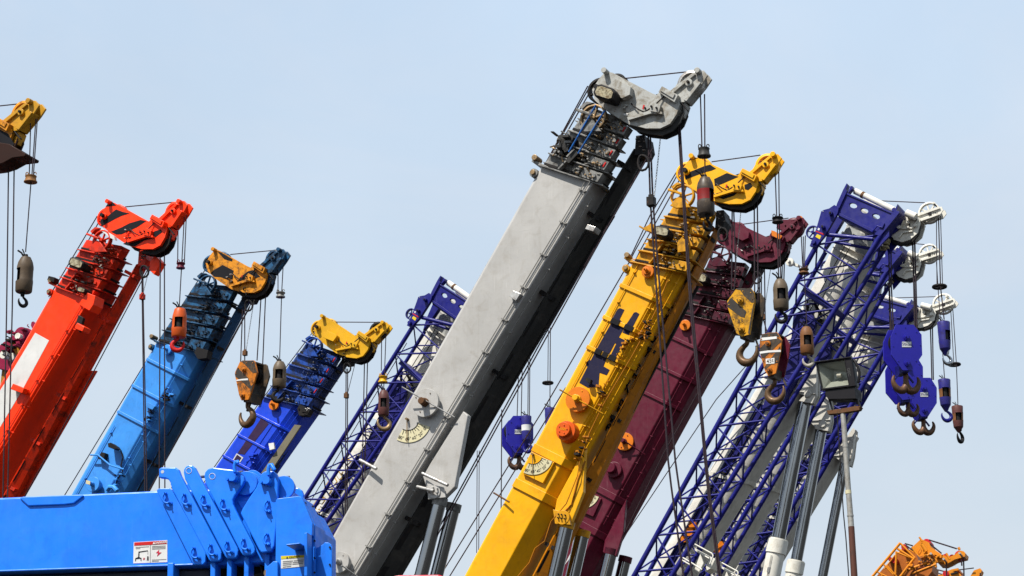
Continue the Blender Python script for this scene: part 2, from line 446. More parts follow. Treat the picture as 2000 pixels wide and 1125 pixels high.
def mobile_crane(c):
    fr = c['fr']; W = c.get('W', .75); Wh = c.get('Wh', .27); P_ = c['paint']; HP = c.get('head_paint', P_); JP = c.get('jib_paint', HP)
    GP = c.get('grime', P_); TL, TR, BL, BR = c['face']; HL, HR = c['inner']; cf = c.get('cf', .9); dd = c.get('d', .1)
    rnd = random.Random(c['seed']); k = fr.k
    base = fr.P((BL[0]+BR[0])/2, (BL[1]+BR[1])/2, W/2)
    th = thing('mobile_crane', c['label'], 'crane', base, 'cranes raised side by side')
    A = affine(HEADREF, c['ref']); sc = math.dist(c['ref'][0], c['ref'][1])/179.0
    c['A'] = A; c['sc'] = sc; c['th'] = th
    M = lambda pts: [A(*q) for q in pts]
    # ---- base section of the boom
    cs = [(0, .05), (.025, 0), (cf, 0), (1, dd), (1, W-dd), (cf, W), (.025, W), (0, W-.05)]
    mb = MB(); mb.loft([ring(fr, TL, TR, cs), ring(fr, BL, BR, cs)])
    for g in c.get('gussets', []): mb.poly(fr, g, .03, .14)
    boom = mb.build('boom', P_, th, bev=.012)
    for t0, hh in c.get('ribs', []):            # stiffening ribs across the side face
        mb = MB(); l, r = lerp(TL, BL, t0), lerp(TR, BR, t0); l2, r2 = lerp(TL, BL, t0+hh), lerp(TR, BR, t0+hh)
        sl = c.get('rib_slope', 0); r = (r[0]-sl*.5, r[1]+sl); r2 = (r2[0]-sl*.5, r2[1]+sl)
        csr = [(-.02, -.03), (cf, -.04), (1.0, dd-.05), (1.0, dd+.02), (cf, .03), (-.02, .03)]
        mb.loft([ring(fr, l, r, csr), ring(fr, l2, r2, csr)]); mb.build('stiffening_rib', P_, boom, bev=.006)
    # ---- nested sections, each with a collar at its mouth
    N = 5; mT, mH = lerp(TL, TR, .5), lerp(HL, HR, .5)
    wT, wH = math.dist(TL, TR), math.dist(HL, HR)
    dT = ((TR[0]-TL[0])/wT, (TR[1]-TL[1])/wT); dH = ((HR[0]-HL[0])/wH, (HR[1]-HL[1])/wH)
    def LR(t, wd):
        m = lerp(mT, mH, t); d = lerp(dT, dH, t)
        return (m[0]-d[0]*wd/2, m[1]-d[1]*wd/2), (m[0]+d[0]*wd/2, m[1]+d[1]*wd/2)
    s6 = 3.4*sc
    def collar(mb, t, wd, ins, grow=.14):
        L, Rr = LR(t, wd*(1+grow)); ax = ((mH[0]-mT[0]), (mH[1]-mT[1])); al = math.hypot(*ax); a = (ax[0]/al*s6*.5, ax[1]/al*s6*.5)
        cc = [(0, ins-.08), (.6, ins-.1), (1, ins+dd*.6-.09), (1, W-ins*2.2-.05-dd*.6+.03), (.6, W-ins*2.2-.02), (0, W-ins*2.2-.02)]
        mb.loft([ring(fr, (L[0]+a[0], L[1]+a[1]), (Rr[0]+a[0], Rr[1]+a[1]), cc), ring(fr, (L[0]-a[0]*.4, L[1]-a[1]*.4), (Rr[0]-a[0]*.4, Rr[1]-a[1]*.4), cc)])
    for i in range(N):
        wd = wT*.95 + (wH-wT*.95)*(i/(N-1)); ins = .03+.024*i
        fi = ins*2.2+.05; cs2 = [(0, ins+.02), (.03, ins), (.62, ins), (1, ins+dd*.6), (1, W-fi-dd*.6), (.62, W-fi), (0, W-fi)]
        L0, R0 = LR(i/N-.02, wd); L1, R1 = LR((i+1)/N+.02, wd)
        mb = MB(); mb.loft([ring(fr, L0, R0, cs2), ring(fr, L1, R1, cs2)], 0)
        collar(mb, i/N, wd*1.04, ins-.015)
        La, Ra = LR(i/N+.028, wd*1.03); Lb_, Rb_ = LR(i/N+.062, wd*1.03)   # added black band standing in for the shadow gap above the collar
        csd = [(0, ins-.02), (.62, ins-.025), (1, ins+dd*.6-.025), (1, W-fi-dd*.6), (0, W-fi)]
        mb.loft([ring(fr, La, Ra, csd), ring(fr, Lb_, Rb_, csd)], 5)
        # roller box at the lower end of the near face, then clutter
        l, r = LR(i/N+.02, wd); l2, r2 = LR((i+.8)/N, wd)
        bx = [lerp(l, r, .66), lerp(l, r, 1.0), lerp(l2, r2, 1.0), lerp(l2, r2, .66)]
        mb.poly(fr, bx, ins-.07, ins+.1, 1)
        for e in range(3):
            x, y = lerp(lerp(bx[0], bx[1], .3+.2*e), lerp(bx[3], bx[2], .3+.2*e), .3+.25*(e % 2)); mb.cyl(fr, x, y, 1.6*sc, ins-.11, ins, 2, 10)
        x, y = lerp(lerp(bx[0], bx[1], .7), lerp(bx[3], bx[2], .7), .5); mb.cyl(fr, x, y, 4.2*sc, ins-.1, ins, 1, 16)
        greeble(mb, fr, (lerp(l, r, .46), lerp(l, r, .66), lerp(l2, r2, .66), lerp(l2, r2, .46)), 9, rnd, .15, (1, 2, 2, 3), 2*sc, 5*sc)
        greeble(mb, fr, (lerp(l, r, .7), lerp(l, r, .95), lerp(l2, r2, .95), lerp(l2, r2, .7)), 5, rnd, .12, (2, 2, 3), 1.5*sc, 4*sc)
        if i in (0, 1): mb.bar(fr, lerp(l, r, .3), lerp(l2, r2, .34), 3*sc, -.08, ins, 1)
        if i and c.get('redmark', False):
            q0 = lerp(bx[1], bx[2], .25); q1 = lerp(bx[1], bx[2], .8)
            mb.bar(fr, (q0[0]-4*sc, q0[1]-2*sc), (q1[0]-4*sc, q1[1]-2*sc), 2.6*sc, ins-.085, ins-.065, 4)
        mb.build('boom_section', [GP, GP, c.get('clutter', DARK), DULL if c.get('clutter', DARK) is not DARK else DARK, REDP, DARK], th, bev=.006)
    # ---- head: two cheek plates, body between, sheaves
    ck = M([(1171,156),(1184,141),(1197,143),(1276,184),(1284,187),(1296,174),(1324,191),(1329,205),(1323,224),(1310,243),(1291,252),(1263,252),(1230,244),(1219,238),(1184,216),(1163,197),(1158,176)])
    mb = MB(); mb.poly(fr, ck, -.03, .03); mb.poly(fr, ck, Wh-.03, Wh+.03)
    cen = M([(1235, 200)])[0]
    mb.poly(fr, [lerp(q, cen, .1) for q in M([(1171,156),(1184,141),(1197,143),(1276,184),(1290,215),(1263,240),(1230,240),(1184,212),(1163,190)])], .03, Wh-.03)
    for f in c.get('flaps', [((1203,166),(1206,159),(1240,177),(1238,192),(1223,199),(1196,184))]):
        mb.poly(fr, M(f), -.16, -.03)
    mb.poly(fr, M([(1291,184),(1298,173),(1329,190),(1322,204)]), -.1, Wh+.04)       # jib mounting flange
    mb.poly(fr, M([(1295,182),(1299,176),(1324,189),(1320,197)]), -.12, -.1)
    mb.poly(fr, M([(1230,234),(1275,220),(1298,223),(1298,227),(1276,226),(1232,239)]), -.1, -.03)
    mb.poly(fr, M([(1275,213),(1283,205),(1296,212),(1292,225),(1276,222)]), -.12, -.03)
    for (x, y, r, d) in ((1186,143,5.5,.14),(1172,176,8,.09),(1172,176,5,.16),(1279,214,2,.15),(1289,217,2,.15),(1262,213,2,.06)):
        mb.cyl(fr, *A(x, y), r*sc, -d, 0, 0 if r > 5.2 else 2, 18)
    for p0, p1 in (((1236,205),(1262,222)),((1262,222),(1300,190))):
        mb.path([fr.P(*A(*p0), -.06), fr.P(*A((p0[0]+p1[0])/2+2, (p0[1]+p1[1])/2+4), -.09), fr.P(*A(*p1), -.05)], .012, 2, 5)
    greeble(mb, fr, M([(1215,205),(1235,205),(1240,235),(1222,230)]), 7, rnd, .12, (0, 2, 3), 2*sc, 5*sc)
    for s_ in c.get('stripes', []): mb.poly(fr, s_, -.034, -.031, 4)
    mb.poly(fr, M([(1256,214),(1258,206),(1261,207),(1259,215)]), -.034, -.03, 5)
    head = mb.build('boom_head', [HP, HP, DARK, STEEL, BLACKP, REDP], th, bev=.008)
    mb = MB(); cx, cy = A(1291, 221)
    for w0, w1 in ((Wh*.15, Wh*.45), (Wh*.55, Wh*.85)):
        mb.scyl(fr, cx, cy, 39*sc, w0, w1); mb.scyl(fr, cx, cy, 41.5*sc, w0, w0+.02); mb.scyl(fr, cx, cy, 41.5*sc, w1-.02, w1)
    mb.poly(fr, M([(1225,240),(1262,252),(1290,252),(1310,244),(1322,224),(1331,200),(1334,218),(1326,238),(1312,254),(1291,263),(1263,260),(1238,252)]), .04, .07)
    mb.poly(fr, M([(1225,240),(1262,252),(1290,252),(1310,244),(1322,224),(1331,200),(1334,218),(1326,238),(1312,254),(1291,263),(1263,260),(1238,252)]), Wh*.7, Wh*.7+.03)
    mb.build('nose_sheave', c.get('sheave_mat', DARK), head)
    mb = MB(); mb.wheel(fr, *A(1174, 178), 26*sc, Wh*.7, .1, 6, mi=0); mb.wheel(fr, *A(1173, 178), 26*sc, Wh*.3, .1, 6, mi=0)
    mb.wheel(fr, *A(1205, 168), 24*sc, Wh*.5, .1, 6, mi=0)
    mb.build('top_sheave', c.get('rear_mat', DARK), head)
    # guide sheave on the innermost section
    g = MB(); g.wheel(fr, *A(1160, 231), 28*sc, -.06, .09, 6, .14, 0, 0)
    g.poly(fr, M([(1137,258),(1151,242),(1159,236),(1167,241),(1182,263),(1150,264)]), -.16, -.115, 1)
    g.poly(fr, M([(1139,213),(1152,203),(1166,206),(1152,210),(1143,219)]), -.12, .02, 1)
    g.bar(fr, A(1135, 222), A(1166, 233), 5*sc, -.2, -.15, 1)
    g.build('guide_sheave', [c.get('guide_rim', GP), GP], th, bev=.006)
    # ---- rooster jib
    j0, j1 = .0, .2
    arm = M([(1309,178),(1352,145),(1360,139),(1374,137),(1382,147),(1371,164),(1342,199),(1329,200),(1312,190)])
    mb = MB(); mb.poly(fr, arm, j0, j0+.035); mb.poly(fr, arm, j1-.035, j1)
    mb.poly(fr, M([(1309,180),(1356,143),(1360,147),(1312,187)]), j0-.04, j1)
    mb.poly(fr, M([(1342,199),(1370,163),(1366,160),(1336,196)]), j0-.03, j1-.04)
    mb.cyl(fr, *A(1365, 141), 6*sc, j0-.09, j1+.05, 0, 14); mb.cyl(fr, *A(1347, 163), 7.5*sc, j0-.05, j0, 0, 20); mb.cyl(fr, *A(1347, 163), 3*sc, j0-.09, j0, 1, 14)
    mb.bar(fr, A(1330, 200), A(1343, 216), 2.5*sc, j0, j0+.05, 1); mb.poly(fr, M([(1313,172),(1326,150),(1330,155),(1318,176)]), j0+.05, j1-.05)
    mb.poly(fr, M([(1323,190),(1338,200),(1334,212),(1330,224),(1322,226)]), .04, Wh-.04)
    ja = mb.build('rooster_jib', [JP, DARK], th, bev=.006)
    mb = MB(); mb.wheel(fr, *A(1351, 165), 27*sc, (j0+j1)/2, .12, 6, .2, 0)
    mb.build('jib_sheave', c.get('jib_sheave_mat', GP), ja)
    # ---- stowed fly jib under the boom
    if 'fly' in c:
        a, b, d_, e = c['fly']; mb = MB(); f0, f1 = c.get('fly_w', (.28, .3))
        f1 = f0+f1
        csf = [(0, f0+.03), (.06, f0), (.94, f0+.2), (1, f0+.24), (1.0, f1), (0, f1)]
        mb.loft([ring(fr, a, b, csf), ring(fr, e, d_, csf)], 0)
        for t in c.get('ties', (.03, .12, .26, .4, .52, .66, .8)):
            p = lerp(lerp(a, b, .5), lerp(e, d_, .5), t)
            mb.bar(fr, (p[0]-26*sc, p[1]-14*sc), (p[0]-2*sc, p[1]), 8*sc, f0+.02, f1-.1, 1, True)
        if c.get('web'):
            t0, t1 = c['web']
            p, q = lerp(a, e, t0), lerp(a, e, t1); mb.poly(fr, [(p[0]-c['webw']*sc, p[1]), (p[0]+2, p[1]), (q[0]+2, q[1]), (q[0]-c['webw']*sc, q[1])], f1-.08, f1-.04, 1)
        for t in c.get('slots', [.06+.075*i for i in range(12)]):  # slots are dark blocks painting the shaded gaps between boom and jib
            l0, r0, l1, r1 = lerp(a, e, t), lerp(b, d_, t), lerp(a, e, t+.045), lerp(b, d_, t+.045)
            cw = [(.1, f0+.0), (.34, f0+.055), (.34, f0+.12), (.1, f0+.1)]
            mb.loft([ring(fr, l0, r0, cw), ring(fr, l1, r1, cw)], 2)
        fly = mb.build('stowed_fly_jib', [c.get('fly_paint', GP), c.get('fly_dark', DARK), DARK], th)
        mb = MB(); x, y = lerp(a, b, .5)
        mb.poly(fr, [(x-9*sc, y-30*sc), (x+7*sc, y-32*sc), (x+11*sc, y-8*sc), (x+4*sc, y+6*sc), (x-12*sc, y+8*sc)], f0-.05, f1, tp=True)
        greeble(mb, fr, ((x-9*sc, y-28*sc), (x+8*sc, y-28*sc), (x+8*sc, y+2*sc), (x-9*sc, y+2*sc)), 9, rnd, .0, (0, 1), 2*sc, 6*sc)
        q = [fr.P(x+(3+13*math.sin(t)*(.6 if t > 3.1 else 1))*sc, y+(8+15*(1-math.cos(t)))*sc, 0) for t in [i*.52 for i in range(13)]]
        mb.path(q, .02, 1, 6)
        mb.build('jib_pin_bracket', [c.get('fly_dark', DARK), DARK], fly, bev=.006)
    # ---- rope guides and running rope along the top edge
    mb = MB()
    for t in c.get('guides', (.1, .38, .62, .8)):
        l, r = LR(t, wT*.95+(wH-wT*.95)*t); d = lerp(dT, dH, t)
        o = (l[0]-d[0]*24*sc, l[1]-d[1]*24*sc)
        p0, p1 = fr.P(*o, .25), fr.P(*l, .25); mb.tube(p0, p1, .006, .035); mb.tube(p0+fr.n*.2, p1+fr.n*.2, .006, .03)
        mb.tube(p1, p1+fr.n*.2, .02)
    for t in c.get('boom_guides', ()):
        l = lerp(TL, BL, t); d = dT; p0, p1 = fr.P(l[0]-d[0]*18*sc, l[1]-d[1]*14*sc, .3), fr.P(l[0]+2, l[1]+1, .3); mb.tube(p0, p1, .016)
    l = TL; x, y = l[0]-15*sc, l[1]+14*sc
    mb.cyl(fr, x, y, 9*sc, -.02, .1, 0, 20); mb.cyl(fr, x, y, 5*sc, -.06, 0, 1, 16); mb.bar(fr, (x, y), (l[0]+4*sc, l[1]+3*sc), 6*sc, .1, .16, 0)
    mb.bar(fr, (l[0]-19*sc, l[1]-11*sc), (l[0]+12*sc, l[1]+4*sc), 5*sc, .0, .3, 0); mb.cyl(fr, l[0]-12*sc, l[1]-15*sc, 6*sc, -.05, .15, 1, 16)
    mb.build('rope_guide', [c.get('guide_mat', GP), BRASS], th, bev=.004)
    # ---- pipes along the near face
    for u, t0, t1 in c.get('pipes', []):
        a, b = lerp(lerp(TL, TR, u), lerp(BL, BR, u), t0), lerp(lerp(TL, TR, u), lerp(BL, BR, u), t1)
        wv = 0 if u < cf else dd*(u-cf)/(1-cf)
        mb = MB(); mb.tube(fr.P(*a, wv-.025), fr.P(*b, wv-.025), .008, mi=0, n=6)
        n = int(math.dist(a, b)/(75*sc))
        for i in range(n+1):
            p = lerp(a, b, (i+.3)/(n+.6)); mb.bar(fr, (p[0]-2.6*sc, p[1]-1.3*sc), (p[0]+2.6*sc, p[1]+1.3*sc), 2.6*sc, wv-.045, wv, 0)
        mb.build('pipe', c.get('pipe_mat', P_), boom)
    for pts in c.get('boom_ropes', []): ropeline(th, fr, pts, name='boom_rope', w=.3)
    for pts in c.get('hoist_ropes', []): ropeline(th, fr, pts, r=c.get('rope_r', .012), w=.18)
    for pts in c.get('aux_ropes', []): ropeline(th, fr, pts, r=.01, name='auxiliary_rope', w=.1)
    for a, b in c.get('cylinders', []):
        (x0, y0), (x1, y1), r = a[:2], a[2:4], b
        for nm, dw in (('lift_cylinder', .1), ('lift_cylinder', W-.1)):
            mb = MB(); mb.tube(fr.P(x0, y0, dw), fr.P(x1, y1, dw), r*k, mi=0, n=28)
            mb.tube(fr.P(x0, y0, dw)-(fr.P(x1, y1, dw)-fr.P(x0, y0, dw)).normalized()*.12, fr.P(x0, y0, dw), r*k*1.12, mi=1, n=28)
            mb.build(nm, [CHROME, GP], th)
    return th

def rope_weight(label, fr, x, y, wpx, hpx, mat, w=None, W=.75, group='counterweights of the hoist limit switches', shape='flare'):
    """small flanged weight hanging on a chain round a hoist rope"""
    w = .1 if w is None else w
    c = fr.p(x, y, w); r = wpx/2*fr.k; h = hpx/2*fr.k
    mb = MB()
    if shape == 'flare': pr = [(-h, r), (-h*.7, r), (-h*.45, r*.84), (h*.6, r*.78), (h*.8, r*.86), (h, r*.86)]
    elif shape == 'spool': pr = [(-h, r), (-h*.6, r), (-h*.5, r*.78), (h*.5, r*.78), (h*.6, r*.98), (h, r*.98)]
    else: pr = [(-h, r*.9), (-h*.8, r), (h*.8, r), (h, r*.9)]
    mb.lathe(c, (0, 0, 1), pr, 0, 20)
    for dx in (-.6, .6):
        q = [c+Vector((r*dx+.02*math.cos(t), 0, h+.03+.035*math.sin(t))) for t in [i*.7 for i in range(9)]]; mb.path(q, .008, 0, 5)
    o = mb.build('rope_weight', mat); rebase(o, c); return tag(o, label, 'rope weight', group)
def clamp(par, fr, x, y, w, s, mat):
    c = fr.p(x, y, w); k = s*fr.k/2; mb = MB()
    mb.obox(c, fr.h*k, fr.n*k, fr.up*k*1.2); mb.obox(c+fr.up*k*1.5, fr.h*k*.6, fr.n*k*.6, fr.up*k*.4)
    return mb.build('rope_clamp', mat, par, bev=.006)
def rebase(o, c):
    for v in o.data.vertices: v.co -= c
    o.location = c
# ------------------------------------------------------------------ hooks, hook blocks, headache balls
HOOKP = [(0,1,.085),(0,.86,.085),(.03,.76,.09),(.17,.66,.1),(.31,.5,.125),(.33,.3,.145),(.2,.12,.155),(0,.05,.15),(-.19,.1,.125),(-.32,.24,.1),(-.385,.4,.075),(-.385,.54,.05),(-.35,.62,.028)]
HORN = [(0,1,.1),(0,.8,.1),(.0,.55,.11),(.02,.35,.15),(.14,.2,.16),(.32,.2,.14),(.46,.33,.12),(.54,.52,.09),(.52,.68,.06),(.47,.76,.03)]
def hook_mesh(fr, x, ytop, hpx, w, mirror=False, horn=False, face=1.0, mb=None, mi=0, fat=1.0):
    """forged hook hanging from (x, ytop), hpx photo px tall; face < 1 turns it edge-on"""
    mb = mb or MB(); s = hpx*fr.k; c = fr.p(x, ytop+hpx, w)
    def pts(P_, sg):
        q = []
        for a, b, r in P_:
            q.append(c + fr.h*(a*sg*s*face) + fr.n*(a*sg*s*math.sqrt(max(0, 1-face*face))) + fr.up*(b*s))
        # smooth by Catmull-Rom
        o = []; rr = []
        rs = [r for *_, r in P_]
        for i in range(len(q)-1):
            p0, p1, p2, p3 = q[max(0, i-1)], q[i], q[i+1], q[min(len(q)-1, i+2)]
            for t in (0, .33, .66):
                o.append(((p1*2)+(p2-p0)*t+(p0*2-p1*5+p2*4-p3)*t*t+(p1*3-p0-p2*3+p3)*t**3)*.5)
                rr.append((rs[i]+(rs[i+1]-rs[i])*t)*s*fat)
        o.append(q[-1]); rr.append(rs[-1]*s*fat)
        return o, rr
    if horn:
        for sg in (1, -1): mb.path(*pts(HORN, sg), mi, 12)
    else: mb.path(*pts(HOOKP, -1 if mirror else 1), mi, 12)
    return mb
def hook_block(label, fr, plate, D, mats, hook, sheaves, stripes=(), text=None, group='hook blocks', patch=(), horn=False, mirror=False, hmat=None, far=None, straps=(), latch=None, face=1.0, hw=None):
    ys = [q[1] for q in plate]; xs = [q[0] for q in plate]
    c = fr.P(sum(xs)/len(xs), min(ys), D/2)
    t = thing('hook_block', label, 'hook block', c, group)
    mb = MB(); mb.poly(fr, plate, -.015, .02); 
    for s in stripes: mb.poly(fr, s, -.019, -.0155, 1)
    for s in patch: mb.poly(fr, s, -.024, -.0195, 2)
    for (x, y, r) in sheaves:
        mb.cyl(fr, x, y, r, -.05, 0, 0, 24); mb.cyl(fr, x, y, r*.72, -.07, 0, 3, 24); mb.cyl(fr, x, y, r*.5, -.085, 0, 0, 20)
        for e in (-.25, .25): mb.cyl(fr, x+r*e*1.6, y, r*.14, -.1, 0, 1, 8)
    rn = random.Random(int(xs[0]))
    n = len(plate)
    for i in range(n):
        a, b = plate[i], plate[(i+1) % n]
        m_ = lerp(lerp(a, b, .5), (sum(xs)/n, sum(ys)/n), .12); mb.cyl(fr, *m_, 1.1, -.03, 0, 3, 8)
    if text:
        for (s, x, y, h, a) in text: text_mb(mb, fr, s, x, y, h, a, -.028, 1)
    mb.build('cheek_plate', mats, t, bev=.006)
    mb = MB(); mb.poly(fr, plate, D-.02, D+.015)
    for s in straps: mb.poly(fr, s, D+.0, D+.018)
    mb.build('cheek_plate', [mats[4] if len(mats) > 4 else mats[0]], t, bev=.006)
    mb = MB(); cx = sum(xs)/n; y0, y1 = min(ys), max(ys); x0, x1 = min(xs), max(xs)
    xs_, ys_, rs_ = sheaves[0]
    for w0 in (D*.16, D*.42, D*.68):
        mb.cyl(fr, xs_, ys_+4, (x1-x0)*.4, w0, w0+D*.16, 0, 28)
    mb.build('sheave', [DARK], t)
    mb = MB()
    mb.bar(fr, (x0+(x1-x0)*.3, y0+1.5), (x0+(x1-x0)*.75, y0+1.5), 3, .0, D, 0)
    mb.poly(fr, [(cx-8, y1-16), (cx+8, y1-16), (cx+6, y1+3), (cx-6, y1+3)], .02, D-.02, 0)
    mb.build('crosshead', [mats[1]], t, bev=.004)
    hx, hy, hh = hook
    mb = hook_mesh(fr, hx, hy, hh, D/2 if hw is None else hw, mirror, horn, face)
    if latch: mb.bar(fr, latch[0], latch[1], 2.2, D/2-.02, D/2+.02, 1)
    if horn:
        for sg in (-1, 1): mb.bar(fr, (hx+sg*2, hy-2), (hx+sg*hh*.42, hy+hh*.42), 2.6, D/2-.02, D/2+.02, 1)
    mb.build('hook', [hmat or RUST, mats[1]], t)
    return t
def ball(label, fr, x, y0, y1, wpx, mats, hook=None, top=.62, W=.75, group='single-line hook balls', win=True, bands=(), neck=.0, mirror=False, face=1.0, tipcone=False, w=None, winang=0, loop=True):
    """overhaul ball: tapered steel body with a window on the rope socket, small hook beneath"""
    w = .1 if w is None else w
    r = wpx/2*fr.k; H = (y1-y0)*fr.k; c = fr.p(x, y1, w)
    t = thing('hook_ball', label, 'hook ball', c+Vector((0, 0, H)), group)
    n = 32; z = Vector((0, 0, 1)); X = z.orthogonal().normalized(); Y = z.cross(X)
    ca = R(winang); tc = Vector((math.sin(ca), -math.cos(ca), 0))
    pr = [(0, r*.86), (.03*H, r*.96), (.3*H, r), (.34*H, r*.985), (.38*H, r*.95), (.62*H, r*.95), (.66*H, r*.97), (.74*H, r*.95), (.86*H, r*.84), (.97*H, r*top), (H, r*top*.9)]
    if tipcone: pr = [(-.24*H, r*.2), (-.2*H, r*.3), (-.02*H, r*.72), (0, r*.8)] + [(a, b*(.86+.14*min(1, a/H/.6))) for a, b in pr[1:8]] + [(H*.98, r), (H, r*.96)]
    def skip(a, i):
        if not win: return False
        lo, hi = pr[a][0], pr[a+1][0]
        if lo < .3*H or hi > .7*H: return False
        an = 2*math.pi*(i+.5)/n
        return (X*math.cos(an)+Y*math.sin(an)).dot(tc) > .8
    mb = MB(); mb.lathe(c, z, pr, 0, n, skip)
    b = mb.build('body', mats, t)
    for f in b.data.polygons:
        zc = (f.center.z + H) / H
        for lo, hi, mi in bands:
            if lo < zc < hi: f.material_index = mi
    m2 = MB(); m2.lathe(c, z, [(.1*H, r*.62), (.9*H, r*.55)], 0, 20)
    m2.obox(c+tc*(r*.8)+Vector((0, 0, H*.16)), Vector((.012, 0, 0)), Vector((0, .012, 0)), Vector((0, 0, .012)))
    m2.build('rope_socket', DARK, t)
    if loop:
        top_ = c+Vector((0, 0, H)); m3 = MB()
        m3.tube(top_-z*.03, top_+z*.05, r*.3, r*.2)
        m3.path([top_+Vector((-.03, 0, 0)), top_+Vector((-.07, -.02, .07)), top_+Vector((-.13, -.02, .11))], .014)
        m3.path([top_+Vector((-.03, 0, 0)), top_+Vector((-.03, -.02, .07)), top_+Vector((-.06, -.02, .13))], .01)
        m3.build('rope_clamp', DARK, t)
    if hook:
        hx, hy, hh = hook; m4 = MB(); m4.tube(fr.p(hx, y1-2, w), fr.p(hx, hy+hh*.15, w), r*.3, r*.22)
        hook_mesh(fr, hx, hy, hh, w, mirror, False, face, m4, 0, 1.0)
        m4.build('hook', mats[1] if len(mats) > 1 else RUST, t)
    return t
# ------------------------------------------------------------------ the seven telescopic cranes
P_RED = paint('red_paint', (1.25, .05, .0), .38, .14, (.12, .008, .004), coat=.15, wear=.25)
P_REDG = paint('grimy_red_paint', (.8, .03, .002), .45, .55, (.05, .012, .008))
P_LB = paint('sky_blue_paint', (.055, .33, .92), .38, .2, (.02, .08, .2), coat=.15, wear=.6)
P_LBG = paint('oily_blue_paint', (.022, .12, .27), .35, 1.4, (.008, .011, .016), scale=1.3)
P_LBD = paint('deep_blue_paint', (.02, .1, .25), .45, .3, (.01, .02, .04))
P_OR = paint('worn_orange_paint', (.80, .30, .008), .5, .6, (.035, .016, .008), scale=2.2, rust=.12)
P_BL = paint('royal_blue_paint', (.008, .07, .8), .36, .2, (.01, .02, .1), coat=.2, wear=.4)
P_BLG = paint('grimy_royal_blue', (.015, .08, .42), .36, 1.0, (.01, .014, .03), scale=1.4)
P_BLD = paint('navy_paint', (.008, .03, .14), .45, .3, (.01, .012, .02))
P_YH = paint('golden_yellow_paint', (.78, .41, .006), .42, .22, (.16, .07, .01))
P_Y = paint('yellow_paint', (1.0, .475, .0), .38, .2, (.30, .11, .005), coat=.15, wear=.3)
P_YG = paint('grimy_yellow_paint', (.72, .33, .004), .42, .45, (.07, .03, .006), scale=1.4)
P_ORB = paint('orange_yellow_paint', (.55, .19, .004), .45, .35, (.06, .02, .005))
P_MR = paint('maroon_paint', (.12, .003, .022), .42, .35, (.05, .004, .012), scale=1.2, wear=.8)
P_MRG = paint('grimy_maroon_paint', (.085, .003, .016), .36, .7, (.015, .006, .01))
P_GR = paint('grey_paint', (.50, .485, .46), .4, .2, (.17, .14, .10), coat=.1, wear=.7, bump=.25)
P_GRH = paint('pale_grey_worn_paint', (.47, .47, .44), .45, .6, (.13, .1, .06), scale=1.3, rust=.2)
P_GRG = paint('grimy_grey_paint', (.27, .265, .25), .42, .7, (.03, .027, .022), scale=1.4, wear=.4)
P_BLK = paint('black_paint', (.035, .034, .032), .5, .3, (.07, .06, .05), spec=.15)
P_ORD = paint('orange_disc_paint', (.78, .2, .004), .42, .15, (.3, .08, .01))
P_ORD2 = paint('vivid_orange_paint', (.8, .11, .004), .42, .15, (.3, .05, .01))

# --- grey crane
grey = dict(fr=Fr(1200, 250, 31, -26), W=.64, seed=3, label='tall grey telescopic crane with black grimy collars in the middle',
    paint=P_GR, head_paint=P_GRH, grime=P_GRG, clutter=BRASS, jib_paint=P_GRH, fly_paint=P_BLK, face=((1058,324),(1170,360),(452,1400),(519,1430)),
    inner=((1150,210),(1228,240)), cf=.9, d=.16, ref=HEADREF, redmark=True, sheave_mat=P_BLK, jib_sheave_mat=STEEL, guide_rim=BRASS,
    gussets=[[(903,802),(838,905),(824,930),(834,962),(866,970),(886,950),(912,810)]],
    fly=((1238,290),(1264,300),(620,1400),(568,1400)), web=(.1,.95), webw=22,
    pipes=[(.79,.0,.98),(.86,.0,.98),(.97,.02,.98)], pipe_mat=paint('grey_pipe', (.28,.27,.25), .4, .2), boom_guides=(),
    boom_ropes=[[(1148,168),(1064,322),(1041,358),(640,1067),(560,1200)],[(1153,178),(1098,275),(1085,300)],[(1150,172),(1078,300),(1040,370)],[(1275,290,.1),(1200,420,.1),(1060,672,.1),(862,1032,.1),(800,1140,.1)],[(1268,300,.3),(1056,668,.4),(858,1030,.4)]],
    hoist_ropes=[[(1324,232),(1330,330),(1340,480),(1348,590),(1376,893),(1384,970),(1404,1125),(1425,1300)],[(1327,232),(1333,330),(1343,480),(1351,590),(1379,893),(1387,970),(1408,1125),(1430,1300)],
                 [(1266,261),(1270,390),(1283,580),(1305,900),(1311,950),(1335,1125),(1360,1300)],[(1270,261),(1275,390),(1290,580),(1319,900),(1326,950),(1352,1125),(1378,1300)]],
    aux_ropes=[[(1222,153),(1345,140)],[(1368,186),(1371,290)],[(1376,184),(1377,345)]], rope_r=.014,
    cylinders=[((851,985,740,1420),13)])
T_GREY = mobile_crane(grey)
fr = grey['fr']; t = T_GREY
reel(t, fr, 838, 790, 28.5, 0, .12, P_GR, RUST, ((805,766),(890,816)), STEEL)
reel(t, fr, 672, 1101, 21, 0, .14, P_GR, P_GR, ((690,1112),(712,1135)), STEEL)
gauge(t, fr, 797.4, 819.7, 1.0, 0)
work_light(t, fr, 1180, 181, 1.35, 17, DARK, -.25)
mb = MB()
for a, b in (((1164,205),(1111,297)),((1181,216),(1129,300))): mb.tube(fr.p(*a, -.2), fr.p(*b, -.14), .014)
mb.build('strut', paint('bright_blue_rod', (.01,.14,.5), .4, .5, (.03,.02,.01), scale=3, wear=.5), t)
mb = MB()
mb.poly(fr, [(1000,582),(1008,571),(1022,577),(1013,591)], -.1, 0)
mb.poly(fr, [(1137,443),(1142,434),(1158,439),(1153,448)], .1, .3)
for a, b in (((706,900),(743,919)),((828,926),(882,951)),((818,952),(855,962))): mb.tube(fr.P(*a, -.05), fr.P(*b, -.12), .026)
mb.build('bracket', STEEL, t, bev=.004)
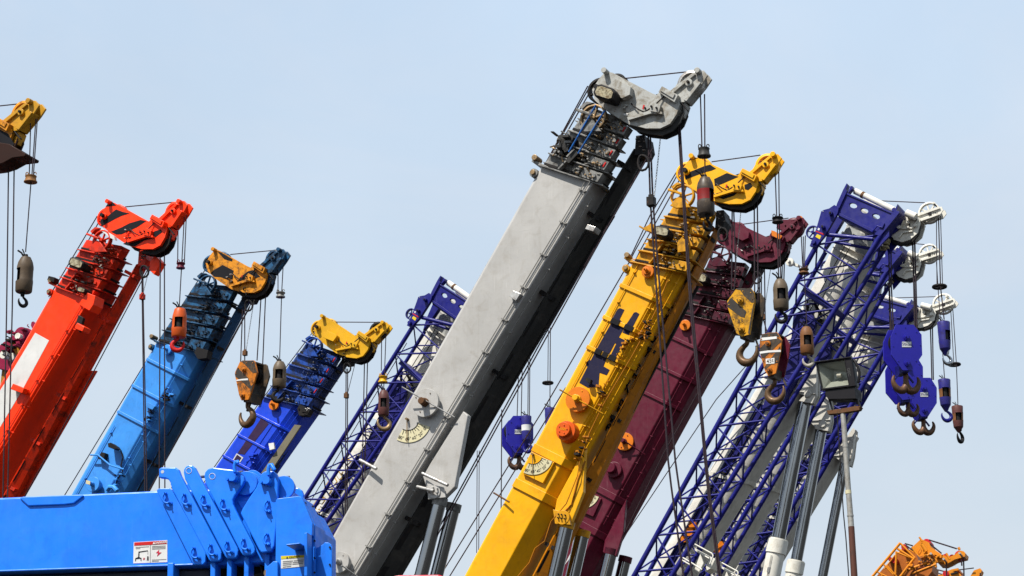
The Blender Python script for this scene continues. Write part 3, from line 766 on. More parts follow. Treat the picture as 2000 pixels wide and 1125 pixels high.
mb = MB(); mb.cyl(fr, 851, 962, 13, -.05, .05, 0, 24); mb.poly(fr, [(836,945),(868,952),(872,972),(838,976)], -.03, .0)
for x, y in ((843,956),(850,954),(858,956),(841,963),(849,965),(857,964)): mb.cyl(fr, x, y, 1.7, -.09, 0, 0, 10)
mb.build('cylinder_pin_plate', P_GR, t, bev=.004)
mb = MB()
for a, b in (((1107,298),(1122,270)),((1113,320),(1132,300)),((1098,268),(1112,300)),((1104,276),(1096,300))): mb.bar(fr, a, b, 9, -.1, .1, 0)
greeble(mb, fr, ((1088,262),(1120,262),(1112,318),(1075,318)), 22, random.Random(5), .2, (0,1,2), 3, 9)
mb.build('roller_bracket', [P_BLK, BRASS, P_GRG], t, bev=.004)
chain(t, fr, (1290,268), (1277,392), .016, .4)
clamp(t, fr, 1272, 394, .18, 15, DARK)

# --- yellow crane
S = Z(1110, 590, 6.25)
yel = dict(fr=Fr(1400, 380, 35.5, -22), W=.95, seed=8, label='yellow telescopic crane with dark lettering and black striped head',
    paint=P_Y, head_paint=P_Y, grime=P_YG, clutter=BRASS, fly_paint=P_ORB, fly_dark=DARK, guide_mat=P_YG,
    face=((1236,512),(1342,534),(760,1400),(849,1430)), inner=((1316,400),(1393,412)), cf=.64, d=.24,
    ref=((1354,309),(1511.6,303),(1450,411)), jib_sheave_mat=P_Y, rear_mat=P_Y, sheave_mat=DARK,
    ribs=[(.046,.008),(.1157,.008),(.182,.008),(.399,.016),(.475,.018)], rib_slope=19,
    gussets=[[(1142,872),(1086,975),(1080,1008),(1112,1026),(1138,960)]],
    fly=((1396,446),(1418,430),(950,1400),(895,1400)), flaps=[], webw=4, web=(.1,.9),
    pipes=[(.12,.0,.3),(.68,.0,.36),(.74,.0,.36),(.86,.0,.45)],
    stripes=[[Z(1180,270,3.04)(*q) for q in s] for s in (
        [(484,222),(520,200),(600,168),(632,160),(668,184),(640,196),(600,206),(540,228),(486,250)],
        [(656,246),(732,210),(768,222),(802,232),(700,276),(660,288)],
        [(836,280),(872,268),(884,290),(858,312),(838,306)],
        [(668,330),(730,316),(800,318),(776,344),(710,366),(672,350)],
        [(520,112),(545,118),(560,122),(505,136)])],
    boom_ropes=[[(1325,338),(1240,490),(1229,512),(1060,802),(862,1121),(780,1255)],[(1329,348),(1250,490),(1236,520),(1102,765)],[(1322,335),(1270,420),(1230,505)],[(1105,757),(1005,920),(881,1121),(800,1255)]],
    hoist_ropes=[[(1430,408),(1429,566)],[(1473,378),(1474,570)],[(1479,376),(1481,605)],[(1433,408),(1437,520),(1434,566)]],
    aux_ropes=[[(1390,316),(1485,303)],[(1514,338),(1517,424)],[(1521,336),(1522,430),(1525,548)],[(1518,436),(1521,548)]],
    cylinders=[((1101,1030,1064,1190),14)])
T_Y = mobile_crane(yel); fr = yel['fr']; t = T_Y
blk = [[(600,90),(630,73),(685,95),(628,210),(695,292),(618,430),(690,465),(555,722),(492,700),(585,510),(570,500),(505,625),(480,655),(430,785),(505,828),(470,892),(383,862),(368,1035),(240,1045),(135,985),(235,790),(215,770),(250,705),(275,712),(345,575),(520,265),(545,190)],
       [(780,165),(800,130),(830,122),(868,145),(735,402),(662,370),(710,270)]]
mb = MB()
for b in blk: mb.poly(fr, [S(*q) for q in b], -.006, .004)
mb.build('lettering', paint('navy_lettering', (.016,.015,.05), .6, .08, (.1,.07,.03), spec=.12), t)
mb = MB(); TL_, TR_, BL_, BR_ = yel['face']
for t0, rs in ((.1157, ((.15,.31),(.43,.60))), (.182, ((.16,.28),(.31,.41),(.44,.58)))):
    for u0, u1 in rs:
        l, r = lerp(TL_, BL_, t0-.001), lerp(TR_, BR_, t0-.001); l2, r2 = lerp(TL_, BL_, t0+.009), lerp(TR_, BR_, t0+.009)
        r = (r[0]-9.5, r[1]+19); r2 = (r2[0]-9.5, r2[1]+19)
        cb = [(u0, -.052), (u1, -.052), (u1, .0), (u0, .0)]
        mb.loft([ring(fr, l, r, cb), ring(fr, l2, r2, cb)])
mb.build('lettering_on_rib', BLACKP, t)
reel(t, fr, 1133, 783, 25, 0, .12, P_ORD, P_Y, ((1106,770),(1179,809)), P_YG)
mb = MB(); mb.cyl(fr, 1112, 846, 19.5, -.18, 0, 0, 40, 21); mb.cyl(fr, 1110, 845, 14, -.26, -.16, 0, 36); 
for i in range(5): mb.cyl(fr, 1110+8*math.cos(i*1.26), 845+8*math.sin(i*1.26), 1.2, -.275, -.2, 0, 8)
o = mb.build('motor_cover', P_ORD2, t, bev=.015)
text_mb(mb2 := MB(), fr, '2503', 1110, 845, 4.5, -15, -.264); mb2.build('lettering', P_Y, o)
reel(t, fr, 1268, 533, 12.5, 0, .09, P_ORD, P_ORD, bolts=0); reel(t, fr, 1267, 533, 7, -.09, .03, P_ORD, P_ORD, bolts=0, name='reel_cap')
gz = Z(1010, 860, 7.5)
mb = MB(); mb.poly(fr, [gz(*q) for q in ((225,175),(560,335),(395,640),(100,500))], -.06, .01); g = mb.build('gauge_plate', P_Y, t, bev=.006)
gauge(t, fr, 1044.4, 890, .87, -.062)
wl = work_light(t, fr, 1292, 452, 1.0, 12, DARK, -.2)
mb = MB(); mb.poly(fr, [(1258,447),(1273,438),(1280,440),(1276,456),(1266,452)], -.05, .1); mb.bar(fr, (1250,443), (1266,452), 3, -.05, 0)
mb.poly(fr, [(1327,478),(1336,467),(1350,480),(1347,494),(1328,497)], -.12, 0); greeble(mb, fr, ((1326,470),(1348,480),(1345,505),(1320,490)), 10, random.Random(4), .1, (0,1), 2, 6)
mb.build('bracket', [P_YG, DARK], t, bev=.004)
mb = MB(); greeble(mb, fr, ((1245,650),(1262,640),(1275,655),(1258,668)), 14, random.Random(12), .12, (0,1), 2, 6)
greeble(mb, fr, ((1262,625),(1282,632),(1276,650),(1256,640)), 14, random.Random(13), .12, (0,1), 2, 5)
greeble(mb, fr, ((1140,850),(1156,850),(1136,905),(1122,900)), 18, random.Random(14), .14, (0,0,1), 2, 6)
greeble(mb, fr, ((1165,740),(1190,745),(1175,800),(1160,790)), 9, random.Random(15), .12, (0,0,1), 2, 6)
greeble(mb, fr, ((1222,665),(1240,660),(1218,705),(1206,700)), 12, random.Random(16), .12, (0,0,1), 2, 6)
mb.path([fr.P(x, y, -.05) for x, y in ((1306,548),(1284,606),(1262,650),(1238,694),(1208,745),(1180,792),(1152,850),(1134,905),(1130,930),(1108,985),(1095,1000),(1078,1020),(1066,1058),(1047,1072),(1036,1100),(1015,1125),(990,1160))], .009, 0, 6)
mb.path([fr.P(x, y, .02) for x, y in ((1142,900),(1128,935),(1116,985),(1100,1000))], .016, 0, 6)
mb.build('hydraulic_hose', [P_ORB, DARK], t)
mb = MB(); mb.poly(fr, [(1148,745),(1152,741),(1160,745),(1158,752),(1152,750)], -.14, -.05); mb.build('horn', DARK, t)
mb = MB(); mb.tube(fr.P(965,963,-.02), fr.P(999,983,-.1), .015); mb.build('guard_rod', RUST, t)
mb = MB(); mb.cyl(fr, 1101, 1012, 14, -.06, .02, 0, 22); mb.poly(fr, [(1082,996),(1112,1004),(1116,1026),(1086,1024)], -.05, .05)
for x, y in ((1094,1006),(1100,1007),(1107,1008),(1093,1013),(1099,1014),(1106,1015)): mb.cyl(fr, x, y, 1.5, -.1, 0, 1, 8)
mb.build('cylinder_pin_plate', [P_YG, DARK], t, bev=.004)
# characters brushed down the underside of the boom
def under(fr, cfg, x, y, off=.003):
    L, Rr, LB, RB = cfg['face']; A0, B0 = fr.p(*Rr, cfg['d']), fr.p(*RB, cfg['d'])
    nn = (B0-A0).cross(fr.n).normalized(); d = ray(x, y); tt = (A0-CAM).dot(nn)/d.dot(nn)
    q = CAM+d*tt; return q + nn*(off if nn.dot(CAM-A0) > 0 else -off)
zz = Z(1060, 580, 3.515); mb = MB()
for st in ([(860,95),(880,60),(895,80)],[(830,150),(862,128)],[(845,120),(850,170)],[(835,175),(862,160)],[(820,165),(838,196),(828,205)],[(798,195),(806,230)],
           [(745,300),(768,270),(775,285),(752,310),(742,300)],[(718,345),(742,362),(722,380)],[(738,350),(700,410)],[(660,460),(668,475)],[(640,510),(655,480)],[(625,530),(650,540),(632,560)],[(628,520),(615,552)],
           [(600,570),(560,640)],[(575,600),(585,668)],[(540,700),(556,718),(545,740)],[(535,705),(525,735),(545,745)],[(515,760),(510,785),(530,775),(520,750)],[(478,820),(500,830)],[(485,812),(470,850),(492,846)],[(462,850),(480,862)],[(440,880),(462,872),(470,895),(450,900),(440,880)],[(436,890),(432,915)]):
    mb.path([under(fr, yel, *zz(*q)) for q in st], .018, 0, 4)
mb.build('lettering', BLACKP, t)
chain(t, fr, (1447,413), (1438,510), .013, .37)

# --- maroon crane
mar = dict(fr=Fr(1490, 500, 41, -22), W=1.0, seed=21, label='dark maroon telescopic crane with orange discs behind the yellow one',
    paint=P_MR, head_paint=P_MR, grime=P_MRG, clutter=P_MRG, fly_paint=P_MR, guide_mat=P_MRG, redmark=False,
    face=((1325,612),(1424,634),(907,1400),(987,1430)), inner=((1385,508),(1455,516)), cf=.64, d=.22,
    ref=((1427,434),(1561.6,427),(1505.7,523)), jib_sheave_mat=P_MR, rear_mat=P_MR,
    ribs=[(.05,.007),(.12,.007),(.185,.007),(.415,.014),(.5,.015)], rib_slope=18,
    gussets=[[(1222,975),(1180,1055),(1176,1078),(1202,1086),(1216,1040)]],
    fly=((1466,522),(1484,528),(1024,1400),(990,1400)), pipes=[(.7,.0,.5),(.84,.0,.5)],
    boom_ropes=[[(1484,560,.1),(1366,762,.1),(1297,884,.1),(1216,1050,.1),(1150,1180,.1)]],
    hoist_ropes=[[(1487,515),(1487,655)],[(1493,515),(1495,655)],[(1528,515),(1527,548)],[(1532,510),(1531,548)],[(1483,515),(1484,600),(1500,655)]],
    aux_ropes=[[(1450,438),(1540,426)],[(1565,462),(1568,526)],[(1573,460),(1571,530),(1576,640)],[(1569,462),(1569,527)]],
    cylinders=[((1189,1082,1160,1200),12)])
T_M = mobile_crane(mar); fr = mar['fr']; t = T_M
reel(t, fr, 1222, 864, 18, 0.03, .1, P_ORD, P_MR, ((1205,852),(1260,888)), P_MRG)
reel(t, fr, 1340, 637, 11, 0, .08, P_ORD, P_ORD, bolts=0)
mb = MB(); mb.cyl(fr, 1201, 919, 16, -.08, 0, 0, 32); mb.cyl(fr, 1198, 917, 10, -.2, -.06, 0, 28); mb.build('motor_cover', P_MR, t, bev=.01)
mb = MB(); mb.poly(fr, [(1133,958),(1176,975),(1160,1010),(1118,992)], -.05, .01); mb.build('gauge_plate', P_MR, t, bev=.005)
gauge(t, fr, 1140, 961, .74, -.052)
mb = MB(); mb.poly(fr, [(1566-442,1062),(1120,1055),(1112,1092),(1102,1105)], -.006, .004); mb.build('sticker', WHITEP, t)
mb = MB(); mb.poly(fr, [(1516,445),(1524,429),(1553,428),(1560,440),(1535,452)], -.0, .1); greeble(mb, fr, ((1505,440),(1560,420),(1560,450),(1510,470)), 5, random.Random(2), .05, (0,), 2, 5)
mb.build('bracket', P_MR, t, bev=.004)
mb = MB(); mb.poly(fr, mar['A'](0,0) and [(1511,455),(1518,457),(1532,466),(1528,473),(1512,465)], -.17, -.15); mb.poly(fr, [(1530,452),(1540,447),(1546,455),(1540,463),(1532,459)], .06, .1); mb.cyl(fr, 1561.6, 427, 6, .0, .05)
mb.build('marker_plate', P_ORD, t)
work_light(t, fr, 1367, 525+17, .95, 14, DARK, -.2)
chain(t, fr, (1505,525), (1491,618), .013, .36)

# --- red crane
red = dict(fr=Fr(290, 460, 38, -26), W=.8, seed=11, label='bright red telescopic crane with a white stripe along its boom',
    paint=P_RED, head_paint=P_RED, grime=P_REDG, clutter=paint('oily_brown', (.12,.03,.015), .45, .5), fly_paint=P_REDG, guide_mat=P_REDG, fly_dark=P_REDG,
    face=((109,560),(180,586),(-367,1400),(-328,1430)), inner=((168,470),(236,482)), cf=.93, d=.06,
    ref=((217,397),(353,394.5),(301,499)), flaps=[], jib_sheave_mat=P_RED, rear_mat=P_RED,
    fly=((266,516),(290,510),(-194,1400),(-244,1400)), web=(.22,.95), webw=26, ties=(.03,.13,.3,.4,.5,.6,.7,.8),
    pipes=[(.84,.0,.9),(.99,.05,.8)],
    stripes=[[Z(80,380,4.02)(*q) for q in s] for s in (
        [(474,200),(520,185),(560,150),(598,120),(650,140),(706,152),(640,172),(590,196),(482,256)],
        [(556,296),(640,262),(700,230),(790,203),(836,212),(760,262),(640,316),(600,318)],
        [(652,392),(700,362),(800,345),(860,318),(900,292),(950,276),(960,300),(900,345),(820,365),(745,412),(690,405)],
        [(516,100),(545,55),(566,60),(600,90)])],
    boom_ropes=[[(190,422),(110,556),(95,580)],[(194,432),(150,510),(112,560)],[(292,520,.05),(178,735,.05),(48,970,.05),(0,1060,.05)]],
    hoist_ropes=[[(313,490),(311,960),(311,1100)],[(321,485),(322,960),(322,1100)],[(277,530),(278,600),(283,960),(284,1100)],[(279,530),(280,600),(287,960),(288,1100)]],
    aux_ropes=[[(245,404),(340,395)],[(348,428),(347,513)],[(360,424),(355,514),(350,603)],[(364,420),(360,514)]])
T_R = mobile_crane(red); fr = red['fr']; t = T_R
mb = MB(); mb.poly(fr, [(69,650),(96,665),(42,765),(-60,935),(-90,915),(-18,790),(10,748)], -.005, .004); mb.build('white_stripe', WHITEP, t)
work_light(t, fr, 148, 514, .95, 20, DARK, -.2)
work_light(t, fr, 158, 566, .5, 15, DARK, -.15)
mb = MB(); mb.poly(fr, [(201,452),(205,449),(229,464),(231,472),(222,468)], -.1, -.03); mb.build('sticker', WHITEP, t)
mb = MB()
mb.poly(fr, [(170,592),(182,577),(198,583),(194,600),(186,612),(166,600)], -.18, .1, 0); mb.poly(fr, [(160,642),(164,636),(178,644),(174,653),(159,647)], -.2, 0, 0)
mb.poly(fr, [(150,636),(156,616),(166,622),(158,650)], -.05, .02, 1); mb.poly(fr, [(31,764),(36,753),(58,762),(54,772)], -.16, 0, 0)
mb.poly(fr, [(280,504),(290,492),(303,506),(298,514),(288,530),(278,520)], .2, .35, 0)
mb.poly(fr, [(95,548),(98,540),(110,543),(108,553)], -.05, .1, 1)
mb.build('bracket', [P_RED, DARK], t, bev=.008)
for i, (x, y, l) in enumerate(((167,672,28),(142,715,30),(108,778,34),(62,855,34),(28,905,34))):
    pass
clamp(t, fr, 278, 580, .18, 9, P_REDG)
chain(t, fr, (297,503), (279,575), .012, .4)

# --- light blue crane
lbl = dict(fr=Fr(480, 540, 42, -24), W=.84, seed=31, label='light blue telescopic crane with oil-stained orange head',
    paint=P_LB, head_paint=P_OR, jib_paint=P_LBG, grime=P_LBG, clutter=DARK, fly_paint=P_LBD, guide_mat=P_LBG,
    face=((306,668),(396,690),(-102,1400),(-22,1430)), inner=((381,555),(456,562)), cf=.66, d=.18,
    ref=((422,490),(547,488.4),(497.7,583)), flaps=[],
    stripes=[[Z(300,460,3.516)(*q) for q in s] for s in ([(398,262),(420,240),(480,205),(520,225),(556,245),(548,300),(520,310),(470,290),(420,285)],[(575,330),(600,290),(655,248),(690,240),(738,285),(700,300),(640,318),(600,352)],[(440,108),(470,120),(548,165),(545,182),(490,165)])], jib_sheave_mat=P_LBG, rear_mat=P_LBG,
    ribs=[(.042,.007),(.112,.007),(.182,.007)], rib_slope=18,
    fly=((474,580),(490,582),(55,1400),(22,1400)), 
    pipes=[(.72,.02,.55),(.8,.1,.5),(.1,.22,.5)],
    boom_ropes=[[(400,528),(306,672),(127,966),(60,1080)],[(402,535),(345,618),(312,665)],[(404,540),(350,628)],[(492,590,.1),(388,780,.1),(294,955,.1),(240,1060,.1)],[(488,600,.3),(380,800,.4),(290,960,.4)]],
    hoist_ropes=[[(474,600),(470,706)],[(478,600),(478,706)],[(510,578),(502,704)],[(519,570),(513,712)]],
    aux_ropes=[[(450,497),(535,489)],[(543,527),(543,572)],[(553,520),(550,574),(546,707)]])
T_L = mobile_crane(lbl); fr = lbl['fr']; t = T_L
reel(t, fr, 331, 685, 10, 0, .1, P_LB, P_LB, bolts=0)
reel(t, fr, 190, 949, 15, 0, .16, P_LB, P_LB, bolts=0)
mb = MB(); mb.poly(fr, [(186,944),(194,946),(193,953),(185,951)], -.31, -.298); mb.build('sticker', CREAM, t)
mb = MB(); z4 = Z(120, 600, 2.96)
mb.poly(fr, [z4(*q) for q in ((300,800),(318,796),(345,815),(355,830),(330,832),(304,822))], -.2, -.05, 1)
mb.poly(fr, [z4(*q) for q in ((228,880),(250,845),(272,850),(262,895))], -.12, 0, 1)
mb.path([fr.P(*z4(*q), -.12) for q in ((188,862),(230,862),(300,920),(380,945))], .018, 0, 6)
mb.path([fr.P(*z4(*q), -.04) for q in ((350,830),(362,870),(350,920),(360,950),(330,1000),(315,1040))], .015, 1, 6)
mb.path([fr.P(*z4(*q), -.08) for q in ((275,1065),(290,1045),(315,1045),(335,1068))], .05, 0, 8)
mb.poly(fr, [z4(*q) for q in ((495,560),(520,560),(560,580),(545,600),(500,582))], -.12, 0, 0)
greeble(mb, fr, tuple(z4(*q) for q in ((600,485),(650,490),(640,540),(590,540))), 12, random.Random(3), .12, (0,1,1), 2, 6)
greeble(mb, fr, tuple(z4(*q) for q in ((500,590),(545,590),(510,680),(490,670))), 10, random.Random(6), .12, (0,1), 2, 5)
greeble(mb, fr, tuple(z4(*q) for q in ((320,960),(370,960),(350,1050),(320,1040))), 12, random.Random(7), .12, (0,1), 2, 5)
mb.poly(fr, [z4(*q) for q in ((780,270),(795,235),(860,255),(850,300),(800,305))], -.08, .1, 1)
mb.build('bracket', [P_LB, DARK], t, bev=.005)
chain(t, fr, (496.5,585), (480,688), .013, .4)
clamp(t, fr, 478.5, 690, .18, 8, RUST)

# --- royal blue crane with golden head
blu = dict(fr=Fr(660, 680, 46, -22), W=.84, seed=41, label='royal blue telescopic crane with a golden yellow head',
    paint=P_BL, head_paint=P_YH, jib_paint=P_YH, grime=P_BLG, clutter=P_BLG, fly_paint=P_BLD, guide_mat=P_BLG, redmark=True,
    face=((516,776),(604,796),(82,1400),(158,1430)), inner=((598,670),(660,692)), cf=.66, d=.16,
    ref=((633.5,620),(749.4,630.7),(697,710)), jib_sheave_mat=DARK, rear_mat=P_YH,
    flaps=[((1203,190),(1206,184),(1236,195),(1236,199),(1226,214),(1196,206))],
    ribs=[(.046,.006),(.114,.006),(.18,.006)], rib_slope=19,
    fly=((668,702),(681,706),(216,1400),(180,1400)), pipes=[(.76,.0,.35),(.84,.0,.35)],
    boom_ropes=[[(613,646),(504,790),(420,910),(360,1000)],[(618,655),(560,730),(520,780)],[(615,650),(545,745)]],
    hoist_ropes=[[(712,700),(708,900),(706,1100)],[(718,698),(713,900),(711,1100)],[(676,720),(674,1050)],[(679,720),(678,1050)]],
    aux_ropes=[[(652,629),(740,629.5)],[(745.5,652),(744.7,724)],[(754,648),(751,730),(749,764)]])
T_B = mobile_crane(blu); fr = blu['fr']; t = T_B
z5 = Z(420, 580, 2.96)
reel(t, fr, *z5(350, 630), 10.5, 0, .1, P_ORD, P_ORD, bolts=0)
mb = MB(); mb.poly(fr, [z5(*q) for q in ((272,698),(312,735),(172,912),(132,905))], -.02, .003, 1)
mb.poly(fr, [z5(*q) for q in ((250,690),(320,725),(345,720),(170,985),(80,950))], -.014, .0, 0)
mb.poly(fr, [z5(*q) for q in ((128,905),(166,930),(140,968),(104,945))], -.022, 0, 2); mb.poly(fr, [z5(*q) for q in ((131,913),(156,931),(138,957),(113,942))], -.028, 0, 1)
mb.poly(fr, [z5(*q) for q in ((315,850),(345,845),(350,880),(322,888))], -.05, 0, 2)
mb.build('stripe_panel', [P_BL, paint('plum_stripe', (.035,.01,.06), .5, .1), WHITEP], t)
mb = MB()
for q in ([(485,650),(500,625),(560,655),(540,690),(495,690)],): mb.poly(fr, [z5(*p) for p in q], -.08, .1, 0)
greeble(mb, fr, tuple(z5(*q) for q in ((485,625),(550,640),(540,690),(480,685))), 10, random.Random(3), .15, (0,1), 2, 7)
greeble(mb, fr, tuple(z5(*q) for q in ((200,910),(250,910),(240,980),(210,960))), 12, random.Random(9), .12, (2,), 2, 6)
mb.build('bracket', [DARK, STEEL, P_BL], t, bev=.005)
mb = MB(); mb.poly(fr, [under and z5(*q) for q in ((455,735),(492,740),(300,1030),(262,1015))], .04, .08); mb.build('beige_plate', paint('beige_plate', (.2,.18,.12), .5, .2), t)
clamp(t, fr, 676.5, 773, .18, 8, RUST)
clamp(T_M, mar['fr'], 1491, 620, .18, 8, RUST)
ropeline(t, fr, [(693,712),(679,768)], .007, 'chain', ROPE)

# --- ochre crane whose head reaches in at the left edge
och = dict(fr=Fr(30, 250, 33, -26), W=.75, seed=51, label='ochre crane head reaching in at the upper left edge',
    paint=P_YH, head_paint=P_OR, jib_paint=paint('ochre_paint', (.62,.31,.015), .45, .3, (.12,.05,.01)), grime=P_OR, clutter=DARK, fly_paint=P_OR,
    face=((-250,440),(-150,465),(-720,1400),(-640,1430)), inner=((-150,280),(-75,300)), cf=.9, d=.1,
    ref=((-107,202),(60.5,199),(-10,318)), jib_sheave_mat=P_OR, sheave_mat=paint('brown_steel', (.035,.014,.01), .6, .4, (.02,.01,.008), spec=.1),
    stripes=[[(-4,252),(18,262),(30,282),(24,296),(2,284)]],
    hoist_ropes=[[(17,300),(13,600),(6,960),(4,1100)],[(28,300),(24,600),(15,960),(12,1100)]],
    aux_ropes=[[(-40,211),(45,202)],[(60,236),(57,346)],[(70,232),(62,346)],[(73,232),(65,346)],[(61,350),(50,492)]])
T_O = mobile_crane(och); fr = och['fr']
mb = MB(); mb.poly(fr, [(-30,283),(2,280),(22,283),(40,294),(54,302),(52,307),(28,310),(10,320),(-8,326),(-40,330)], -.05, .3); mb.build('rope_guard', paint('brown_steel', (.035,.014,.01), .6, .4, (.02,.01,.008), spec=.1), T_O, bev=.01)

# ------------------------------------------------------------------ weights on the auxiliary ropes
OCHW = paint('ochre_rust', (.3,.13,.03), .6, .5, rust=.3)
rope_weight('ochre flared rope weight under the crane head at the left edge', och['fr'], 60, 350, 26, 13, OCHW)
rope_weight('dark red rope weight hanging under the red crane tip', red['fr'], 353, 519, 17, 11, P_MR, shape='spool')
rope_weight('small grey rope weight under the light blue crane tip', lbl['fr'], 548, 576, 18, 10, P_GRG, shape='spool')
rope_weight('yellow rope weight under the golden headed crane tip', blu['fr'], 748, 741, 18, 12, P_YH, shape='spool')
rope_weight('black flanged rope weight just above the yellow crane head', grey['fr'], 1375, 298, 26, 17, P_BLK, shape='flare')
rope_weight('dark plate weight hanging beside the maroon crane tip', yel['fr'], 1519, 430, 22, 10, DARK, shape='spool')
rope_weight('red-brown rope weight under the maroon crane tip', mar['fr'], 1570, 530, 20, 9, RUST, shape='spool')

# ------------------------------------------------------------------ balls
OBALL = paint('orange_ball_paint', (.66,.1,.012), .45, .3, (.12,.03,.01), rust=.1)
BBALL = paint('brown_ball_paint', (.11,.075,.045), .55, .45, (.03,.02,.015), rust=.2)
PBALL = paint('plum_ball_paint', (.13,.045,.04), .5, .4, (.04,.03,.025), rust=.1)
GBALL = paint('khaki_ball_paint', (.15,.11,.07), .5, .4, (.05,.04,.03), rust=.1)
RBALL = paint('rust_ball_paint', (.22,.09,.03), .6, .45, (.05,.03,.02), rust=.25)
BLUB = paint('violet_blue_ball', (.03,.028,.22), .4, .5, (.03,.02,.03), rust=.15)
REDD = paint('red_band', (.25,.01,.01), .5, .3)
ball('dark brown hook ball hanging free beside the red crane at the far left', och['fr'], 46, 501, 571, 33, [BBALL, DARK], (44,575,24), winang=-60, face=.35)
ball('orange hook ball in front of the light blue crane collars', red['fr'], 349, 602, 659, 29, [OBALL, REDP], (346,655,31), mirror=True, top=.75, face=.9)
ball('brown-grey hook ball in front of the royal blue crane', lbl['fr'], 545, 706, 757, 27, [GBALL, DARK], (543,755,30), mirror=True, face=.9)
ball('rusty brown hook ball in front of the partly hidden lattice crane', blu['fr'], 749, 762, 812, 22, [PBALL, BRASS], (750,808,32), face=.8)
ball('black hook ball with a red band in front of the yellow crane head', grey['fr'], 1379, 345, 420, 34, [paint('black_ball', (.06,.045,.035), .45, .45, (.14,.1,.06)), DARK, REDD], (1382,424,26), winang=60, face=.4, bands=((.36,.68,2),))
ball('brown hook ball hanging beside the maroon crane', yel['fr'], 1526, 545, 605, 30, [GBALL, DARK], (1526,602,28), face=.9)
ball('rusty hook ball with white rope wound on its hook', mar['fr'], 1577, 638, 692, 27, [RBALL, paint('white_rope', (.5,.46,.4), .8, .3, scale=4)], (1579,690,26), face=.9)

# ------------------------------------------------------------------ hook blocks
def ZZ(pts, z): return [z(*q) for q in pts]
BKO = paint('blackened_steel', (.045,.038,.032), .5, .5, (.14,.08,.03), rust=.2)
B_OR = paint('block_orange', (.66,.2,.01), .5, .8, (.06,.03,.015), rust=.25, scale=1.5)
B_YE = paint('block_yellow', (.74,.36,.01), .5, .8, (.06,.035,.015), rust=.25, scale=1.5)
lbf = Fr(487, 745, 41.5, -38); z = Z(440, 660, 5.92)
HOOKC = paint('polished_hook', (.15,.085,.04), .42, .5, (.035,.02,.012), .3, rust=.3, scale=3)
hook_block('orange and black hook block hanging from the light blue crane', lbf, ZZ([(178,272),(330,260),(345,275),(374,400),(300,640),(272,715),(190,722),(165,660),(116,420),(120,395)], z), .34,
    [B_OR, BKO, WHITEP, B_OR, BKO], (482,784,48), [(479,723,5), (476.5,773.5,5)],
    stripes=[ZZ(q, z) for q in ([(178,274),(330,262),(342,275),(372,400),(330,410),(300,380),(205,282)],[(118,420),(150,345),(250,440),(275,470),(305,560),(335,530),(300,640),(290,590),(215,520),(126,450)])],
    text=[('35', *z(232,572), 8, 8)], patch=[ZZ([(135,488),(190,478),(270,470),(272,492),(190,496),(140,502)], z)], hmat=HOOKC, latch=(z(215,740), z(180,830)))
yf = Fr(1452, 612, 35.3, -36); z = Z(1400, 540, 4.327)
hook_block('yellow and black hook block marked 45 in front of the maroon crane', yf, ZZ([(165,110),(290,100),(318,140),(322,220),(280,490),(215,510),(170,480),(95,260),(92,210)], z), .32,
    [B_YE, BKO, WHITEP, B_YE, BKO], (1461,657,54), [(*z(207,208), 7), (*z(215,452), 7)],
    stripes=[ZZ(q, z) for q in ([(165,110),(290,100),(318,140),(322,220),(300,225),(235,165),(205,118)],[(95,225),(125,180),(255,300),(240,350),(205,342),(95,258)],[(300,300),(312,240),(320,225),(280,490),(268,480)])],
    text=[('45', *z(205,380), 9.5, 6)], hmat=HOOKC, mirror=True, latch=(z(285,505), z(312,585)))
mf = Fr(1510, 690, 40.5, -34); z = Z(1400, 540, 4.327)
hook_block('orange striped hook block with white 45t label in front of the lattice crane', mf, ZZ([(385,488),(510,472),(552,540),(540,640),(500,820),(440,842),(410,800),(366,640),(366,550)], z), .34,
    [B_OR, BKO, WHITEP, B_OR, P_MR], (1515,737,49), [(*z(442,570), 5.5), (*z(452,795), 5.5)],
    stripes=[ZZ(q, z) for q in ([(385,490),(510,475),(535,515),(470,520),(372,545)],[(366,640),(366,610),(480,500),(545,540),(540,560),(400,690),(385,690)],[(405,770),(540,590),(540,640),(520,730),(470,740),(414,790)])],
    text=[('45t', *z(455,716), 8, 3)], patch=[ZZ([(418,698),(492,690),(492,738),(420,742)], z), ZZ([(366,638),(430,628),(545,622),(545,640),(440,645),(368,656)], z), ZZ([(382,520),(510,508),(512,528),(380,545)], z)], hmat=HOOKC, mirror=True, latch=(z(520,840), z(555,910)))
